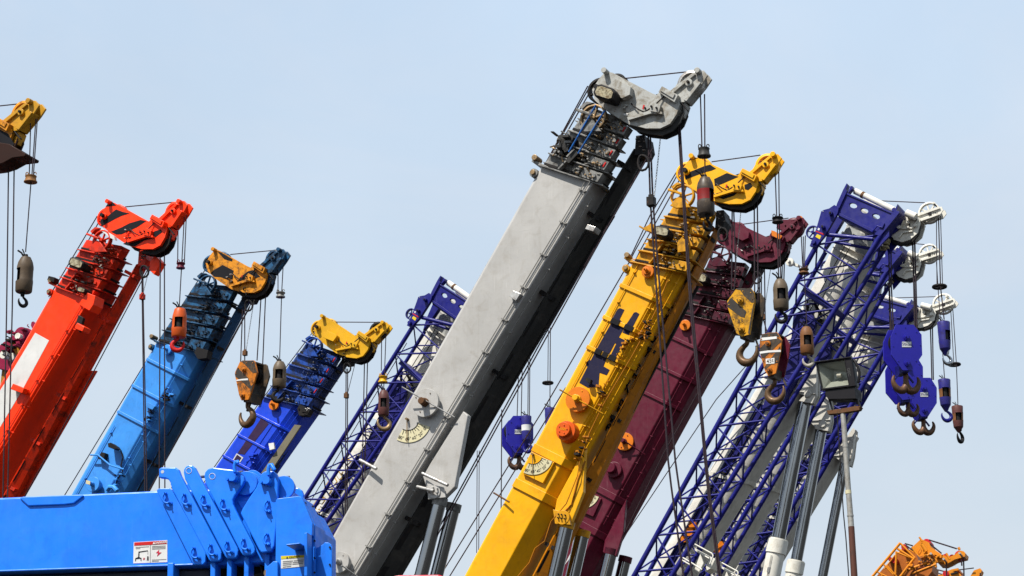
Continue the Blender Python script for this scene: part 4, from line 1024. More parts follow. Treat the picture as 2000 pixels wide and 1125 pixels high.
# ------------------------------------------------------------------ white cranes with violet-blue lattice jibs stowed on their side
V_BL = paint('violet_blue_paint', (.0065, .0075, .19), .4, .3, (.006, .005, .05), coat=.1, wear=.5)
V_BD = paint('violet_blue_paint_dull', (.008, .008, .14), .45, .3, (.01, .008, .06))
W_BM = paint('cream_white_paint', (.72, .69, .62), .42, .3, (.25, .23, .19), coat=.1)
W_HD = paint('ivory_paint', (.85, .82, .73), .45, .3, (.25, .21, .14))
YEL = paint('label_yellow', (.8, .6, .02), .5, .1)
GRBM = paint('pale_grey_boom', (.5, .51, .49), .42, .2, (.15, .15, .14))
LREF = ((1754, 411), (1838, 405), (1312, 1125))
z8 = Z(1580, 340, 5.114)
def lattice_crane(label, dist, yaw, src, dst, seed, extra=None, Wb=.9, x0=1700, y0=440):
    A = affine(src, dst)
    M = lambda pts: [A(*q) for q in pts]
    sc = math.dist(A(1655, 362), A(1754, 411))/110.4
    ox, oy = A(x0, y0)
    fr = Fr(ox, oy, dist, yaw)                                   # plane of the lattice jib's near face
    nb = Fr(ox, oy, dist, yaw); nb.O = fr.O + fr.n*.85           # plane of the boom's near face, behind the lattice
    hb = Fr(ox, oy, dist, yaw); hb.O = fr.O + fr.n*.45
    k = fr.k
    t = thing('lattice_jib_crane', label, 'crane', fr.P(*A(1240, 1400), .9), 'white cranes with blue lattice jibs')
    rnd = random.Random(seed)
    # telescopic boom with rounded belly
    TL, TR, BL, BR = M([(1634, 470), (1704, 506), (1262-150, 1400), (1352-183, 1412)])
    TLb, TRb, UL, UR = M([(1502, 715), (1598, 738), (1514, 700), (1578, 716)])
    cs = [(0, .05), (.03, 0), (.42, 0)] + [(.42+.58*math.sin(a), Wb/2-Wb/2*math.cos(a)) for a in [i*math.pi/12 for i in range(1, 12)]] + [(.42, Wb), (.03, Wb), (0, Wb-.05)]
    mb = MB(); mb.loft([ring(nb, TLb, TRb, cs), ring(nb, BL, BR, cs)], 0)
    csu = [(u, Wb/2+(w_-Wb/2)*.86) for u, w_ in cs]; mb.loft([ring(nb, TL, TR, csu), ring(nb, UL, UR, csu)], 0)
    mb.sm = [True if len(f) == 4 else False for f in mb.f]
    for TA, TB, BA, BB, tt in ((TL,TR,UL,UR,0),(TL,TR,UL,UR,.05),(TL,TR,UL,UR,.45),(TLb,TRb,BL,BR,0),(TLb,TRb,BL,BR,.02),(TLb,TRb,BL,BR,.3)):
        l, r = lerp(TA, BA, tt), lerp(TB, BB, tt); l2, r2 = lerp(TA, BA, tt+.01), lerp(TB, BB, tt+.01)
        grow = [(u*1.03-.01, w_*1.06-.03*Wb) for u, w_ in cs]; mb.loft([ring(nb, l, r, grow), ring(nb, l2, r2, grow)], 1)
    boom = mb.build('boom', [W_BM, W_HD], t)
    mb = MB()
    HL, HR = M([(1668, 400), (1715, 430)])
    for i in range(4):
        f0, f1 = i/4, (i+1)/4; sh = 1-.06*(i+1)
        def LR2(f, sh):
            l, r = lerp(TL, HL, f), lerp(TR, HR, f); m_ = lerp(l, r, .5); return lerp(m_, l, sh), lerp(m_, r, sh)
        c2 = [(u, Wb/2+(w_-Wb/2)*sh) for u, w_ in cs]
        a, b = LR2(f0-.02, sh), LR2(f1, sh); mb.loft([ring(nb, *a, c2), ring(nb, *b, c2)], 0)
        a, b = LR2(f1-.03, sh+.03), LR2(f1+.03, sh+.03); mb.loft([ring(nb, *a, c2), ring(nb, *b, c2)], 1)
    mb.build('boom_section', [GRBM, W_HD], t)
    # side details on the boom: cables, hydraulic parts, curved fairing
    mb = MB()
    for u in (.38, .25):
        mb.tube(nb.P(*lerp(TLb, TRb, u), -.02), nb.P(*lerp(BL, BR, u), -.02), .012, n=5); mb.tube(nb.P(*lerp(TL, TR, u), -.02), nb.P(*lerp(UL, UR, u), -.02), .012, n=5)
    l, r = lerp(TL, BL, .14), lerp(TR, BR, .14)
    mb.path([nb.P(l[0]+15*sc, l[1]+10*sc, -.05), nb.P(l[0]+22*sc, l[1]-8*sc, -.2), nb.P(l[0]+34*sc, l[1]-8*sc, -.2), nb.P(l[0]+46*sc, l[1]+16*sc, -.08)], .02, 0, 6)
    mb.path([nb.P(l[0]+17*sc, l[1]+14*sc, -.05), nb.P(l[0]+25*sc, l[1]-4*sc, -.2), nb.P(l[0]+34*sc, l[1]-3*sc, -.2), nb.P(l[0]+44*sc, l[1]+20*sc, -.08)], .02, 0, 6)
    greeble(mb, nb, ((l[0]+38*sc, l[1]+5*sc), (l[0]+60*sc, l[1]+15*sc), (l[0]+52*sc, l[1]+34*sc), (l[0]+32*sc, l[1]+26*sc)), 16, rnd, .2, (0, 1), 2*sc, 6*sc)
    for f_ in (.0, .35, .62):
        a_, b_ = lerp(TLb, BL, f_*.45), lerp(TRb, BR, f_*.45); a2, b2 = lerp(TLb, BL, f_*.45+.1), lerp(TRb, BR, f_*.45+.1)
        greeble(mb, nb, (lerp(a_, b_, .15), lerp(a_, b_, .5), lerp(a2, b2, .5), lerp(a2, b2, .15)), 12, rnd, .15, (0, 1), 1.5*sc, 4*sc)
    mb.build('hydraulic_hose', [DARK, DULL], boom)
    mb = MB(); mb.poly(nb, M([(1650,520),(1656,518),(1664,545),(1655,590),(1632,640),(1628,650),(1640,590),(1648,545)]), -.05, .02)
    mb.build('fairing', W_HD, boom, bev=.01)
    mb = MB(); cx, cy = A(1572, 640)
    mb.poly(nb, M([(1552,615),(1572,606),(1590,612),(1596,636),(1588,690),(1530,800),(1490,800),(1530,700),(1548,660)]), -.09, -.0); mb.cyl(nb, *A(1574, 634), 23*sc, -.11, 0, 0, 32); mb.cyl(nb, *A(1575, 628), 4*sc, -.16, 0, 0, 12)
    mb.build('reel_cover', V_BD, boom, bev=.01)
    # blue band of the livery down the boom side
    mb = MB(); a0, a1, b0, b1 = lerp(lerp(TLb,BL,.1), lerp(TRb,BR,.1), .2), lerp(lerp(TLb,BL,.1), lerp(TRb,BR,.1), .42), lerp(BL, BR, .2), lerp(BL, BR, .42)
    mb.poly(nb, [a0, a1, b1, b0], -.006, .004); mb.build('livery_band', V_BD, boom)
    # lattice: four chords and lacing
    c0, c1 = .0, .62
    Lt, Lb, Rt, Rb = A(1596, 478), A(1238-152, 1400), A(1721, 458), A(1312-169, 1400)
    mb = MB(); rr = 4.1*k*sc
    for (a, b) in ((Lt, Lb), (Rt, Rb)):
        for w_, g_ in ((c0, 1.25), (c1, 1.1)): mb.tube(fr.P(*a, w_), fr.P(*b, w_), rr*g_, n=12)
    mb.build('chord', V_BL, t)
    nb_ = 13; mb = MB(); r2 = 1.7*k*sc; r3 = 2.3*k*sc
    for i in range(nb_+1):
        f = i/nb_
        for w_, off in ((c0, 0), (c1, .5)):
            g = min(1, f+off/nb_); l, r = lerp(Lt, Lb, g), lerp(Rt, Rb, max(0, g-.006*(1-g)*0))
            lx = (r[0]-l[0]); 
            tie = (r[0], r[1]+.10*lx-.35*lx*(1-2*g if g < .5 else 0)*0)
            mb.tube(fr.P(*l, w_), fr.P(*r, w_), r3 if w_ == c0 else r2, n=8)
            if g+1/nb_ <= 1:
                rn_ = lerp(Rt, Rb, g+1/nb_); mb.tube(fr.P(*l, w_), fr.P(*rn_, w_), r2*1.1, n=8)
                if w_ == c1: mb.tube(fr.P(*r, w_), fr.P(*lerp(Lt, Lb, g+1/nb_), w_), r2, n=8)
        for (p, q) in ((Lt, Lb), (Rt, Rb)):
            a = lerp(p, q, f); b = lerp(p, q, min(1, f+.5/nb_)); cc = lerp(p, q, min(1, f+1/nb_))
            mb.tube(fr.P(*a, c0), fr.P(*b, c1), r2, n=8); mb.tube(fr.P(*b, c1), fr.P(*cc, c0), r2, n=8)
    mb.build('lacing', V_BL, t)
    mb = MB(); mb.bar(fr, A(1564, 563), A(1632, 606), 11*sc, .1, .55); mb.bar(fr, A(1566, 560), A(1634, 602), 2*sc, .06, .6); mb.build('cross_beam', V_BL, t, bev=.01)
    # end frame
    mb = MB()
    outer = M([z8(*q) for q in [(372,195),(850,400),(700,590),(300,390),(300,330)]])
    def oval(cx, cy, a, b, rot, n=14):
        return [A(*z8(cx+a*math.cos(t_)*math.cos(rot)-b*math.sin(t_)*math.sin(rot), cy+a*math.cos(t_)*math.sin(rot)+b*math.sin(t_)*math.cos(rot))) for t_ in [2*math.pi*i/n for i in range(n)]]
    holes = [oval(443, 316, 40, 25, .35), oval(556, 368, 40, 25, .35), oval(672, 424, 40, 25, .35)]
    mb.plate_holes(fr, outer, holes, -.02, .05)
    q8 = lambda *pp: M([z8(*p) for p in pp])
    mb.poly(fr, q8((372,188),(862,398),(856,412),(366,202)), -.05, .75)
    mb.poly(fr, q8((300,388),(700,585),(690,612),(290,412)), -.05, .75)
    mb.poly(fr, q8((290,410),(690,610),(680,625),(300,440)), .0, .06)
    mb.poly(fr, q8((350,165),(385,100),(395,108),(378,165),(390,178),(300,372),(275,350),(290,300)), -.07, .12)
    mb.poly(fr, q8((405,170),(420,125),(440,125),(440,150),(395,200)), -.05, .1)
    mb.poly(fr, q8((850,385),(893,305),(895,325),(880,370),(905,380),(912,372),(908,395),(880,430),(720,625),(660,610)), -.06, .8)
    mb.poly(fr, q8((835,350),(858,335),(862,360),(845,385),(830,375)), -.05, .1)
    mb.poly(fr, q8((135,385),(160,370),(215,355),(265,320),(310,345),(300,400),(175,620),(75,745),(20,730),(85,560)), -.1, .0)
    mb.poly(fr, q8((160,372),(265,322),(280,345),(130,600),(60,700),(90,560)), .6, .75)
    mb.poly(fr, q8((650,640),(700,610),(800,560),(800,620),(680,750),(640,800),(600,900),(560,880)), .0, .06)
    mb.poly(fr, q8((700,600),(810,520),(808,640),(720,740)), .55, .6)
    for (x, y) in ((238,412),(160,548),(68,700)): mb.cyl(fr, *A(*z8(x, y)), 4.2*sc, -.2, 0, 0, 18)
    for (x, y) in ((238,412),(160,548)): mb.cyl(fr, *A(*z8(x, y)), 2.2*sc, -.22, 0, 2, 12)
    mb.path([fr.P(*A(*z8(*p)), -.08) for p in ((640,590),(690,530),(745,545),(760,500))], .02, 0, 6)
    mb.tube(fr.P(*A(*z8(180, 605)), .0), fr.P(*A(*z8(640, 650)), .0), .05)
    mb.tube(fr.P(*A(*z8(180, 605)), .6), fr.P(*A(*z8(640, 690)), .6), .04)
    mb.poly(fr, q8((150,385),(155,380),(160,384),(154,391)), -.11, -.1, 1)
    mb.poly(fr, q8((80,588),(84,578),(165,610),(160,622)), -.106, -.1, 3); mb.poly(fr, q8((78,640),(95,612),(137,630),(122,665)), -.106, -.1, 4)
    mb.poly(fr, q8((98,568),(108,550),(124,558),(116,578)), -.106, -.1, 1)
    mb.wheel(fr, *A(*z8(42, 585)), 14*sc, .3, .1, 5, .16, 0)
    mb.build('end_frame', [V_BL, WHITEP, DARK, REDP, YEL], t, bev=.008)
    mb = MB(); mb.tube(fr.P(*A(*z8(440,150)), .15), fr.P(*A(*z8(840,345)), .15), .075, mi=0, n=16)
    mb.tube(fr.P(*A(*z8(500,205)), .5), fr.P(*A(*z8(850,385)), .5), .09, mi=0, n=16)
    mb.tube(fr.P(*A(*z8(510,185)), .15), fr.P(*A(*z8(530,195)), .15), .085, mi=1, n=16)
    mb.build('pin_tube', [W_HD, RUST], t)
    # ivory head with nose sheave, arm and wheel
    mb = MB()
    pl = q8((860,440),(900,395),(960,418),(990,393),(1105,440),(1112,500),(1085,590),(1010,655),(930,680),(850,655),(805,600),(850,560))
    mb.poly(hb, pl, .0, .04); mb.poly(hb, pl, .36, .4)
    mb.poly(hb, q8((975,400),(992,388),(1095,440),(1088,462)), -.12, .62)
    mb.tube(hb.P(*A(*z8(992,408)), -.16), hb.P(*A(*z8(1088,448)), -.16), .09, mi=0, n=14)
    for p0, p1 in (((920,548),(1040,545)),((1095,460),(1040,545)),((940,590),(1000,580)),((940,590),(905,640)),((1000,580),(1040,575)),((960,430),(925,545))):
        mb.bar(hb, A(*z8(*p0)), A(*z8(*p1)), 2.2*sc, -.06, 0)
    for (x, y, r) in ((1070,520,3),(900,500,4),(905,535,4),(998,490,3),(1000,540,2)): mb.cyl(hb, *A(*z8(x, y)), r*sc, -.1, 0, 0, 14)
    mb.poly(hb, q8((1000,485),(1006,520),(1012,520),(1008,485)), -.04, 0, 1)
    mb.poly(hb, q8((825,500),(850,470),(925,495),(900,560),(850,600),(820,580)), -.08, .7, 2)
    mb.poly(hb, q8((805,570),(900,510),(915,520),(815,600)), -.12, -.05, 2)
    head = mb.build('jib_head', [W_HD, DARK, V_BL], t, bev=.006)
    mb = MB()
    for w0, w1 in ((.08, .16), (.22, .3)):
        mb.scyl(hb, *A(*z8(932, 562)), 23.5*sc, w0, w1, 0, 32)
    mb.poly(hb, q8((805,620),(850,665),(930,690),(1010,665),(1075,590),(1105,500),(1115,515),(1090,600),(1030,675),(980,700),(900,712),(840,690),(810,650)), .02, .1, 0)
    mb.build('nose_sheave', DARK, head)
    mb = MB(); ap = q8((1015,402),(1290,312),(1312,308),(1326,345),(1292,392),(1110,455),(1090,440))
    mb.poly(hb, ap, .12, .15); mb.poly(hb, q8((1015,402),(1290,312),(1300,330),(1060,415)), .08, .2); mb.poly(hb, q8((1110,440),(1290,385),(1290,395),(1112,458)), .08, .16)
    mb.cyl(hb, *A(*z8(1195, 385)), 3.4*sc, .08, .12, 1, 16); mb.poly(hb, ap, .4, .43)
    text_mb(mb, hb, '741', *A(*z8(1252, 374)), 5*sc, 8, .115, 1)
    for e in ((1240,280),(1080,455)): mb.cyl(hb, *A(*z8(*e)), 2.2*sc, .05, .3, 0, 10)
    arm = mb.build('rooster_jib', [W_HD, DARK], t, bev=.005)
    mb = MB(); mb.wheel(hb, *A(*z8(1205, 390)), 22*sc, .27, .1, 8, .13, 0); mb.build('jib_sheave', W_HD, arm)
    ropeline(t, hb, [A(1693, 391), A(1806, 396)], .012, 'auxiliary_rope', w=.27)
    mb = MB(); greeble(mb, hb, tuple(A(*z8(*q)) for q in ((735,650),(790,650),(790,770),(740,760))), 12, rnd, .15, (0, 0, 1), 3*sc, 8*sc)
    mb.build('rope_anchor', [YCR, DARK], t)
    ropeline(t, fr, [A(1583, 500), A(1470, 700), A(1399, 780), A(1220, 1047), A(1100, 1225)] if seed == 1 else [A(1583, 520), A(1380, 900), A(1225, 1125), A(1150, 1240)], .012, 'boom_rope', w=.3)
    return t, A, sc, fr, nb, hb, M
YCR = paint('cream_fitting', (.55,.47,.28), .5, .4)

def lift_pair(t, fr, top, joint, end, r, rb, plate, circ):
    """chrome rod sliding into a cream barrel, hung from a triangular bracket"""
    k = fr.k
    mb = MB(); mb.tube(fr.p(*top, .3), fr.p(*joint, .3), r*k, n=32)
    rod = mb.build('lift_cylinder_rod', CHROME, t)
    d = (fr.p(*end, .3)-fr.p(*joint, .3)).normalized()
    mb = MB()
    for w_ in (.3,):
        a, b = fr.p(*joint, w_), fr.p(*end, w_)
        mb.tube(a+d*.02, b, rb*k, n=32); mb.tube(a, a+d*.32, rb*k*1.12, n=32); mb.tube(a-d*.03, a, rb*k*1.02, n=32)
        mb.obox(a+d*.75-fr.n*rb*k*1.02, Vector((.035, 0, 0)), d*.06, fr.n*.02, 1)
        for e in (-.012, .012): mb.tube(a+d*.4-fr.n*(rb*k+.02)+fr.h*e, b-fr.n*(rb*k+.02)+fr.h*e, .006, n=5, mi=1)
    mb.build('lift_cylinder_barrel', [W_HD, STEEL], t)
    mb = MB(); mb.poly(fr, plate, .0, .05); mb.poly(fr, plate, .25, .3); mb.poly(fr, [lerp(q, circ, .15) for q in plate], .05, .25)
    mb.cyl(fr, *circ, 8, -.03, 0, 0, 24); mb.cyl(fr, *circ, 7, -.045, 0, 0, 24)
    n = len(plate); mb.bar(fr, plate[1], plate[-2], 1.5, -.04, .0)
    mb.build('cylinder_bracket', W_BM, t, bev=.008)

YAWL = -26
L1 = lattice_crane('nearest of the three white cranes with blue lattice jibs, its blue end frame highest', 50, YAWL, LREF, LREF, 1)
L2 = lattice_crane('middle of the three white lattice jib cranes, mostly behind the nearest', 57, YAWL, LREF, ((1760,489),(1834,487),(1388,1117)), 2)
L3 = lattice_crane('lowest and rearmost of the three white lattice jib cranes at right', 62, YAWL, LREF, ((1782,594),(1863,584),(1445,1165)), 3)
L0 = lattice_crane('white and violet-blue lattice jib crane half hidden behind the grey boom', 55, YAWL, ((1655,362),(1711.5,422.6),(1238,1125)), ((862,541.6),(901.8,600),(483,1152)), 4)
def under_boom(L, top, joint, end, r, rb, plate, circ):
    lift_pair(L[0], L[4], top, joint, end, r, rb, plate, circ)
under_boom(L1, (1574,778), (1520,1055), (1448,1420), 13.5, 18, [(1591,704),(1551,764),(1570,772),(1560,783),(1586,788),(1594,770),(1595,709)], (1578,769))
under_boom(L2, (1604,838), (1555,1097), (1494,1420), 11.5, 16, [(1611,760),(1581,822),(1594,838),(1617,842),(1622,820),(1618,770)], (1607,828))
under_boom(L3, (1651,900), (1600,1160), (1550,1420), 9.5, 13, [(1666,835),(1628,890),(1645,904),(1659,910),(1664,890),(1670,840)], (1655.6,893.5))
# big cream brackets and side steps low on L1 and L2
def box_steps(L, x, y, s):
    fr = L[3]; mb = MB()
    zq = Z(1220, 950, 6.43); o = zq(960, 950)
    T = lambda p: (x+(zq(*p)[0]-o[0])*s, y+(zq(*p)[1]-o[1])*s)
    mb.poly(fr, [T(q) for q in ((960,850),(1000,970),(940,1085),(885,1050))], -.05, .0)
    mb.poly(fr, [T(q) for q in ((890,780),(1050,870),(1040,900),(890,810))], -.05, .3)
    mb.poly(fr, [T(q) for q in ((1050,870),(1120,900),(1060,1020),(990,1060),(1010,960))], .1, .5)
    for a, b in (((910,740),(1130,860)),((1130,860),(1140,890)),((1140,890),(1100,990)),((1040,890),(1090,920)),((760,910),(880,980)),((750,940),(870,1010)),((880,980),(1000,1060))):
        mb.tube(fr.P(*T(a), -.15), fr.P(*T(b), -.15), .018)
    mb.build('access_step', W_HD, L[0], bev=.005)
box_steps(L1, *Z(1220, 950, 6.43)(960, 950), 1.0)
box_steps(L2, *Z(1220, 950, 6.43)(1290, 1160), .9)
for L, pts in ((L1, ((870,490,9),(830,580,11),(765,670,7))), (L2, ((1230,740,7),(1175,810,9)))):
    mb = MB()
    for x, y, r in pts: mb.cyl(L[4], *Z(1220, 950, 6.43)(x, y), r/2+3, -.12, 0, 0, 24)
    mb.build('indicator_disc', P_ORD, L[1] and L[0])
# small white sheave left of L1 frame
mb = MB(); c_ = (1558, 525); mb.cyl(L1[4], *c_, 8, -.6, -.5, 0, 24); mb.cyl(L1[4], *c_, 3, -.7, -.5, 0, 16); mb.bar(L1[4], c_, (1572, 530), 5, -.5, -.4, 0); mb.build('guide_sheave', W_HD, L1[0])
# big letters on the hidden crane's boom, and small ones near its reel
nb = L0[4]; z7 = Z(600, 700, 3.408)
def above(fr, ww, pts): return pts
mb = MB()
TLs = [((240,670),(280,690)), ]
for s_, q, h, a in (('T', (250,705), 22, 58), ('A', (215,745), 24, 58), ('D', (175,800), 25, 58), ('A', (135,870), 26, 58), ('N', (85,950), 28, 58)):
    pass
lets = [[(238,672),(258,664),(286,690),(262,712),(270,730),(255,742),(236,712),(222,722),(240,752),(226,768),(204,730),(214,716)],
        [(186,760),(206,752),(232,790),(216,806)],[(160,800),(178,790),(196,822),(182,838),(170,824),(158,838),(170,858),(152,872),(132,838)],
        [(118,862),(134,850),(158,884),(146,900),(130,884),(112,898),(124,930),(100,912)],[(72,938),(92,925),(112,950),(98,968),(82,960),(70,976),(84,1000),(70,1008),(48,972)]]
for l in lets:
    px = [z7(*q) for q in l]; cx = sum(p[0] for p in px)/len(px); cy = sum(p[1] for p in px)/len(px)
    mb.poly(nb, [lerp((cx, cy), p, 1.22) for p in px], -.012, -.006, 1); mb.poly(nb, px, -.018, -.012, 0)
mb.build('lettering', [WHITEP, paint('lettering_gold', (.6,.36,.03), .5, .1)], L0[0])
mb = MB(); text_mb(mb, nb, 'O', *z7(598,176), 10, 60, -.03, font_bold=True); text_mb(mb, nb, 'M', *z7(572,212), 9, 60, -.03, font_bold=True); text_mb(mb, nb, 'C', *z7(552,240), 9, 60, -.03, font_bold=True)
mb.build('lettering', BLACKP, L0[0])

# ropes of the lattice cranes
def rp(L, pts, r=.014, w=.27, name='hoist_rope'): ropeline(L[0], L[5], pts, r, name, w=w)
for dx in (0, 4): rp(L1, [(1736+dx,470),(1737+dx,560),(1741+dx,645)], .017)
for dx in (0, 4): rp(L1, [(1782+dx,455),(1785+dx,560),(1787+dx,645)], .02)
rp(L1, [(1829,425),(1830,560)], .01, name='auxiliary_rope'); rp(L1, [(1833,425),(1837,560),(1844,624)], .014, name='auxiliary_rope'); rp(L1, [(1837,422),(1841,560)], .01, name='auxiliary_rope')
rp(L2, [(1829,512),(1832,560),(1845,742)], .012, name='auxiliary_rope'); rp(L2, [(1736,540),(1740,700)], .02); rp(L2, [(1785,540),(1790,700)], .02)
rp(L3, [(1817,628),(1819,700),(1820,742)], .018); rp(L3, [(1821,628),(1823,742)], .018); rp(L3, [(1857,606),(1863,712)], .011, name='auxiliary_rope'); rp(L3, [(1861,604),(1868,712),(1871,792)], .012, name='auxiliary_rope')
rp(L0, [(1020,715),(1018,812)], .012); rp(L0, [(1032,690),(1031,812)], .012); rp(L0, [(1035,690),(1034,812)], .012); rp(L0, [(1013,720),(1010,812)], .012)
rp(L0, [(1071,640),(1070,745)], .01, name='auxiliary_rope'); rp(L0, [(1075,640),(1074,798)], .012, name='auxiliary_rope')
rp(L0, [(980,800),(979,960),(978,1100)], .014); rp(L0, [(932,880),(931,1080)], .01); rp(L0, [(936,880),(935,1080)], .01)
def ringw(label, L, x, y, r, th=.035):
    c = L[5].p(x, y, .27); rr = r*L[5].k; mb = MB()
    mb.path([c+Vector((math.cos(a), math.sin(a), 0))*rr for a in [i*math.pi/14 for i in range(28)]], th, 0, 8, True)
    for a in (0, 1.57, 3.14): mb.tube(c+Vector((math.cos(a), math.sin(a), 0))*rr, c, th*.4, n=6)
    o = mb.build('rope_ring', DARK); rebase(o, c); tag(o, label, 'rope ring', 'rings on the auxiliary ropes')
ringw('dark wire ring on the rope under the upper two white jib wheels', L1, 1835, 560, 12)
ringw('dark wire ring beside the hook of the uppermost violet hook ball', L3, 1864, 712, 10.5)
ringw('thin wire ring hanging between the grey and yellow booms', L0, 1070, 748, 9, .03)
# balls and blocks in violet blue
ball('violet-blue hook ball, the topmost of three at the right edge', L1[5], 1846, 628, 682, 25, [BLUB, CHROME], (1851,688,24), top=.96, tipcone=True, w=.27, win=True, winang=40, face=.7)
ball('violet and rust hook ball, the middle of three at the right edge', L2[5], 1847, 741, 792, 24, [BLUB, V_BL, RBALL], (1850,797,26), top=.96, tipcone=True, w=.27, bands=((.28,.5,2),), face=.8)
ball('dark rusty hook ball, the lowest of three at the right edge', L3[5], 1872, 793, 835, 22, [PBALL, DARK, RBALL], (1876,838,26), top=.96, tipcone=True, w=.27, bands=((.2,.5,2),), face=.25)
ball('violet-blue hook ball with a white band beside the hook block behind the yellow boom', L0[5], 1028, 813, 860, 20, [BLUB, V_BL, WHITEP], (1031,862,22), top=.96, tipcone=True, w=-.2, win=False, bands=((.46,.56,2),))
ball('violet-blue hook ball half hidden behind the yellow boom edge', L0[5], 1074, 797, 835, 20, [BLUB, V_BL], (1075,838,16), top=.96, tipcone=True, w=.27, win=False)
VB = paint('hook_block_violet', (.022, .018, .36), .4, .12, (.01, .008, .08), coat=.2)
hz = Z(1680, 560, 3.517)
def dblock(label, dist, plate, sh, lab, hook, yaw=14, D=.45):
    xs = [p[0] for p in plate]; f = Fr(sum(xs)/len(xs), plate[0][1], dist, yaw)
    lx, ly, lw, lh = lab
    return hook_block(label, f, plate, D, [VB, V_BD, WHITEP, VB, VB], hook, sh, text=[('50ton', lx, ly, lh*.55, 0)] if lw else None,
        patch=[[(lx-lw/2, ly-lh/2), (lx+lw/2, ly-lh/2), (lx+lw/2, ly+lh/2), (lx-lw/2, ly+lh/2)]] if lw else (), horn=True, hmat=RBRN)
RBRN = paint('brown_forged_hook', (.15,.075,.035), .5, .5, (.02,.02,.04), .3, rust=.3, scale=2)
dblock('large violet-blue hook block with white label, hanging in front of the others', 49.6, ZZ([(245,262),(365,262),(420,330),(425,470),(355,575),(290,575),(213,470),(210,345)], hz), [(*hz(316,350), 6.5), (*hz(322,527), 6.5)], (*hz(317,398), 18, 10.5), (1771,722,50))
dblock('lower violet-blue hook block with white label and rusty double hook', 61.6, ZZ([(428,626),(482,626),(525,695),(525,800),(466,892),(420,892),(357,800),(357,700)], hz), [(*hz(437,700), 5.5), (*hz(441,850), 5.5)], (*hz(438,742), 15, 8.5), (1805,812,40))
dblock('violet-blue hook block mostly hidden behind the large labelled one', 56.6, ZZ([(240,500),(395,490),(430,550),(432,660),(370,770),(290,780),(222,700),(218,545)], hz), [(*hz(330,560), 5.5), (*hz(330,700), 5.5)], (0, 0, 0, 0), (1775,778,38))
h6 = Z(960, 620, 3.515)
dblock('violet-blue hook block with white label between the grey and yellow booms', 54.5, ZZ([(148,676),(240,676),(286,735),(286,860),(215,932),(163,932),(103,855),(100,738)], h6), [(*h6(182,747), 5.5), (*h6(182,893), 5.5)], (*h6(183,786), 14, 8.5), (*h6(188,925), 37))
# ------------------------------------------------------------------ bright blue crane lying low in front
F_BL = paint('bright_blue_paint', (.012, .235, 1.1), .36, .16, (.004, .06, .32), coat=.2, bump=.2, wear=.35)
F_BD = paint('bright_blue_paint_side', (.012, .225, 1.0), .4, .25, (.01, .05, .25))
zf = Z(300, 890, 4.786); zb = Z(0, 880, 3.03)
fr = Fr(400, 1040, 22, -14); Wf = .62
ft = thing('mobile_crane', 'bright blue crane boom lying level across the lower left foreground', 'crane', fr.P(-300, 1125, .3), 'cranes raised side by side')
F = lambda *pp: [zf(*p) for p in pp]; B_ = lambda *pp: [zb(*p) for p in pp]
mb = MB()
L0_, R0_ = (-420, 990), (560, 944); 
mb.poly(fr, [(-520, 994), (0, 972), (316, 958), (560, 950), (560, 1096), (385, 1105), (0, 1118), (-520, 1134)], 0, Wf)
boom = mb.build('boom', F_BL, ft, bev=.02)
mb = MB(); mb.poly(fr, B_((120,283),(140,275),(490,262),(500,270),(440,315),(385,322),(172,330)), -.022, .01)
mb.poly(fr, [(-520, 1130), (0, 1114), (385, 1101), (385, 1105), (0, 1118), (-520, 1134)], -.03, 0)
mb.build('edge_plate', F_BL, boom, bev=.012)
mb = MB(); mb.poly(fr, [(-520,1140),(0,1122),(400,1108),(400,1125),(-520,1160)], .12, Wf-.1); mb.build('under_beam', paint('dark_blue_grey', (.05,.06,.09), .5, .3), ft, bev=.01)
# five nested section collars with their plates
plates = [F((60,340),(70,328),(95,322),(180,322),(200,335),(512,895),(520,905),(515,1010),(490,1035),(412,1036),(395,1020),(62,352)),
 F((85,150),(92,137),(110,130),(240,130),(268,150),(288,205),(662,905),(668,925),(665,980),(645,1005),(572,1010),(550,990),(205,330),(190,270),(175,245),(150,232),(85,226)),
 F((318,180),(322,150),(342,122),(370,110),(400,115),(425,135),(445,175),(820,880),(828,905),(822,950),(800,980),(728,986),(705,962),(330,240)),
 F((515,215),(522,180),(550,148),(600,135),(700,148),(770,155),(820,165),(862,190),(885,225),(888,260),(870,300),(795,405),(780,440),(785,480),(805,530),(980,870),(988,900),(984,930),(955,952),(882,957),(858,930),(530,290)),
 F((1052,195),(1080,175),(1115,168),(1160,172),(1190,195),(1206,240),(1198,600),(1170,870),(1140,920),(1052,932),(1030,905),(862,575),(858,560),(880,515),(935,425),(1000,330),(1035,250))]
for i, p in enumerate(plates):
    mb = MB(); w0 = -.09-.012*i
    mb.poly(fr, p, w0, w0+.06); mb.poly(fr, p, Wf-.0, Wf+.06)
    if i == 1:
        pass
    c = mb.build('collar_plate', F_BL, ft, bev=.012)
    # keeper arcs with bolts
    ctr = [((165,420),(430,930)),((345,435),(590,905)),((525,450),(748,882)),((710,490),(905,857)),((1120,510),(1112,815))][i]
    m2 = MB()
    for (cx, cy) in ctr:
        px, py = zf(cx+5, cy); r = 9.0; sq = .8 if i == 4 else 1
        pts = [fr.P(px+math.cos(a)*r*sq, py+math.sin(a)*r*1.12, w0-.03) for a in [1.0+.25*j for j in range(15)]]
        m2.path(pts, .011, 0, 6)
        for dx, dy in ((-4.5,-10),(4.3,8.6)):
            if i == 4: dx, dy = -1, dy*1.05
            m2.cyl(fr, px+dx, py+dy, 2.6, w0-.035, w0, 0, 16); m2.cyl(fr, px+dx, py+dy, 1.4, w0-.06, w0-.03, 0, 6)
        m2.cyl(fr, px+4.3*(i != 4), py+8.6, 4.2, w0-.016, w0, 0, 20)
    m2.build('keeper_ring', [F_BL], c, bev=0)
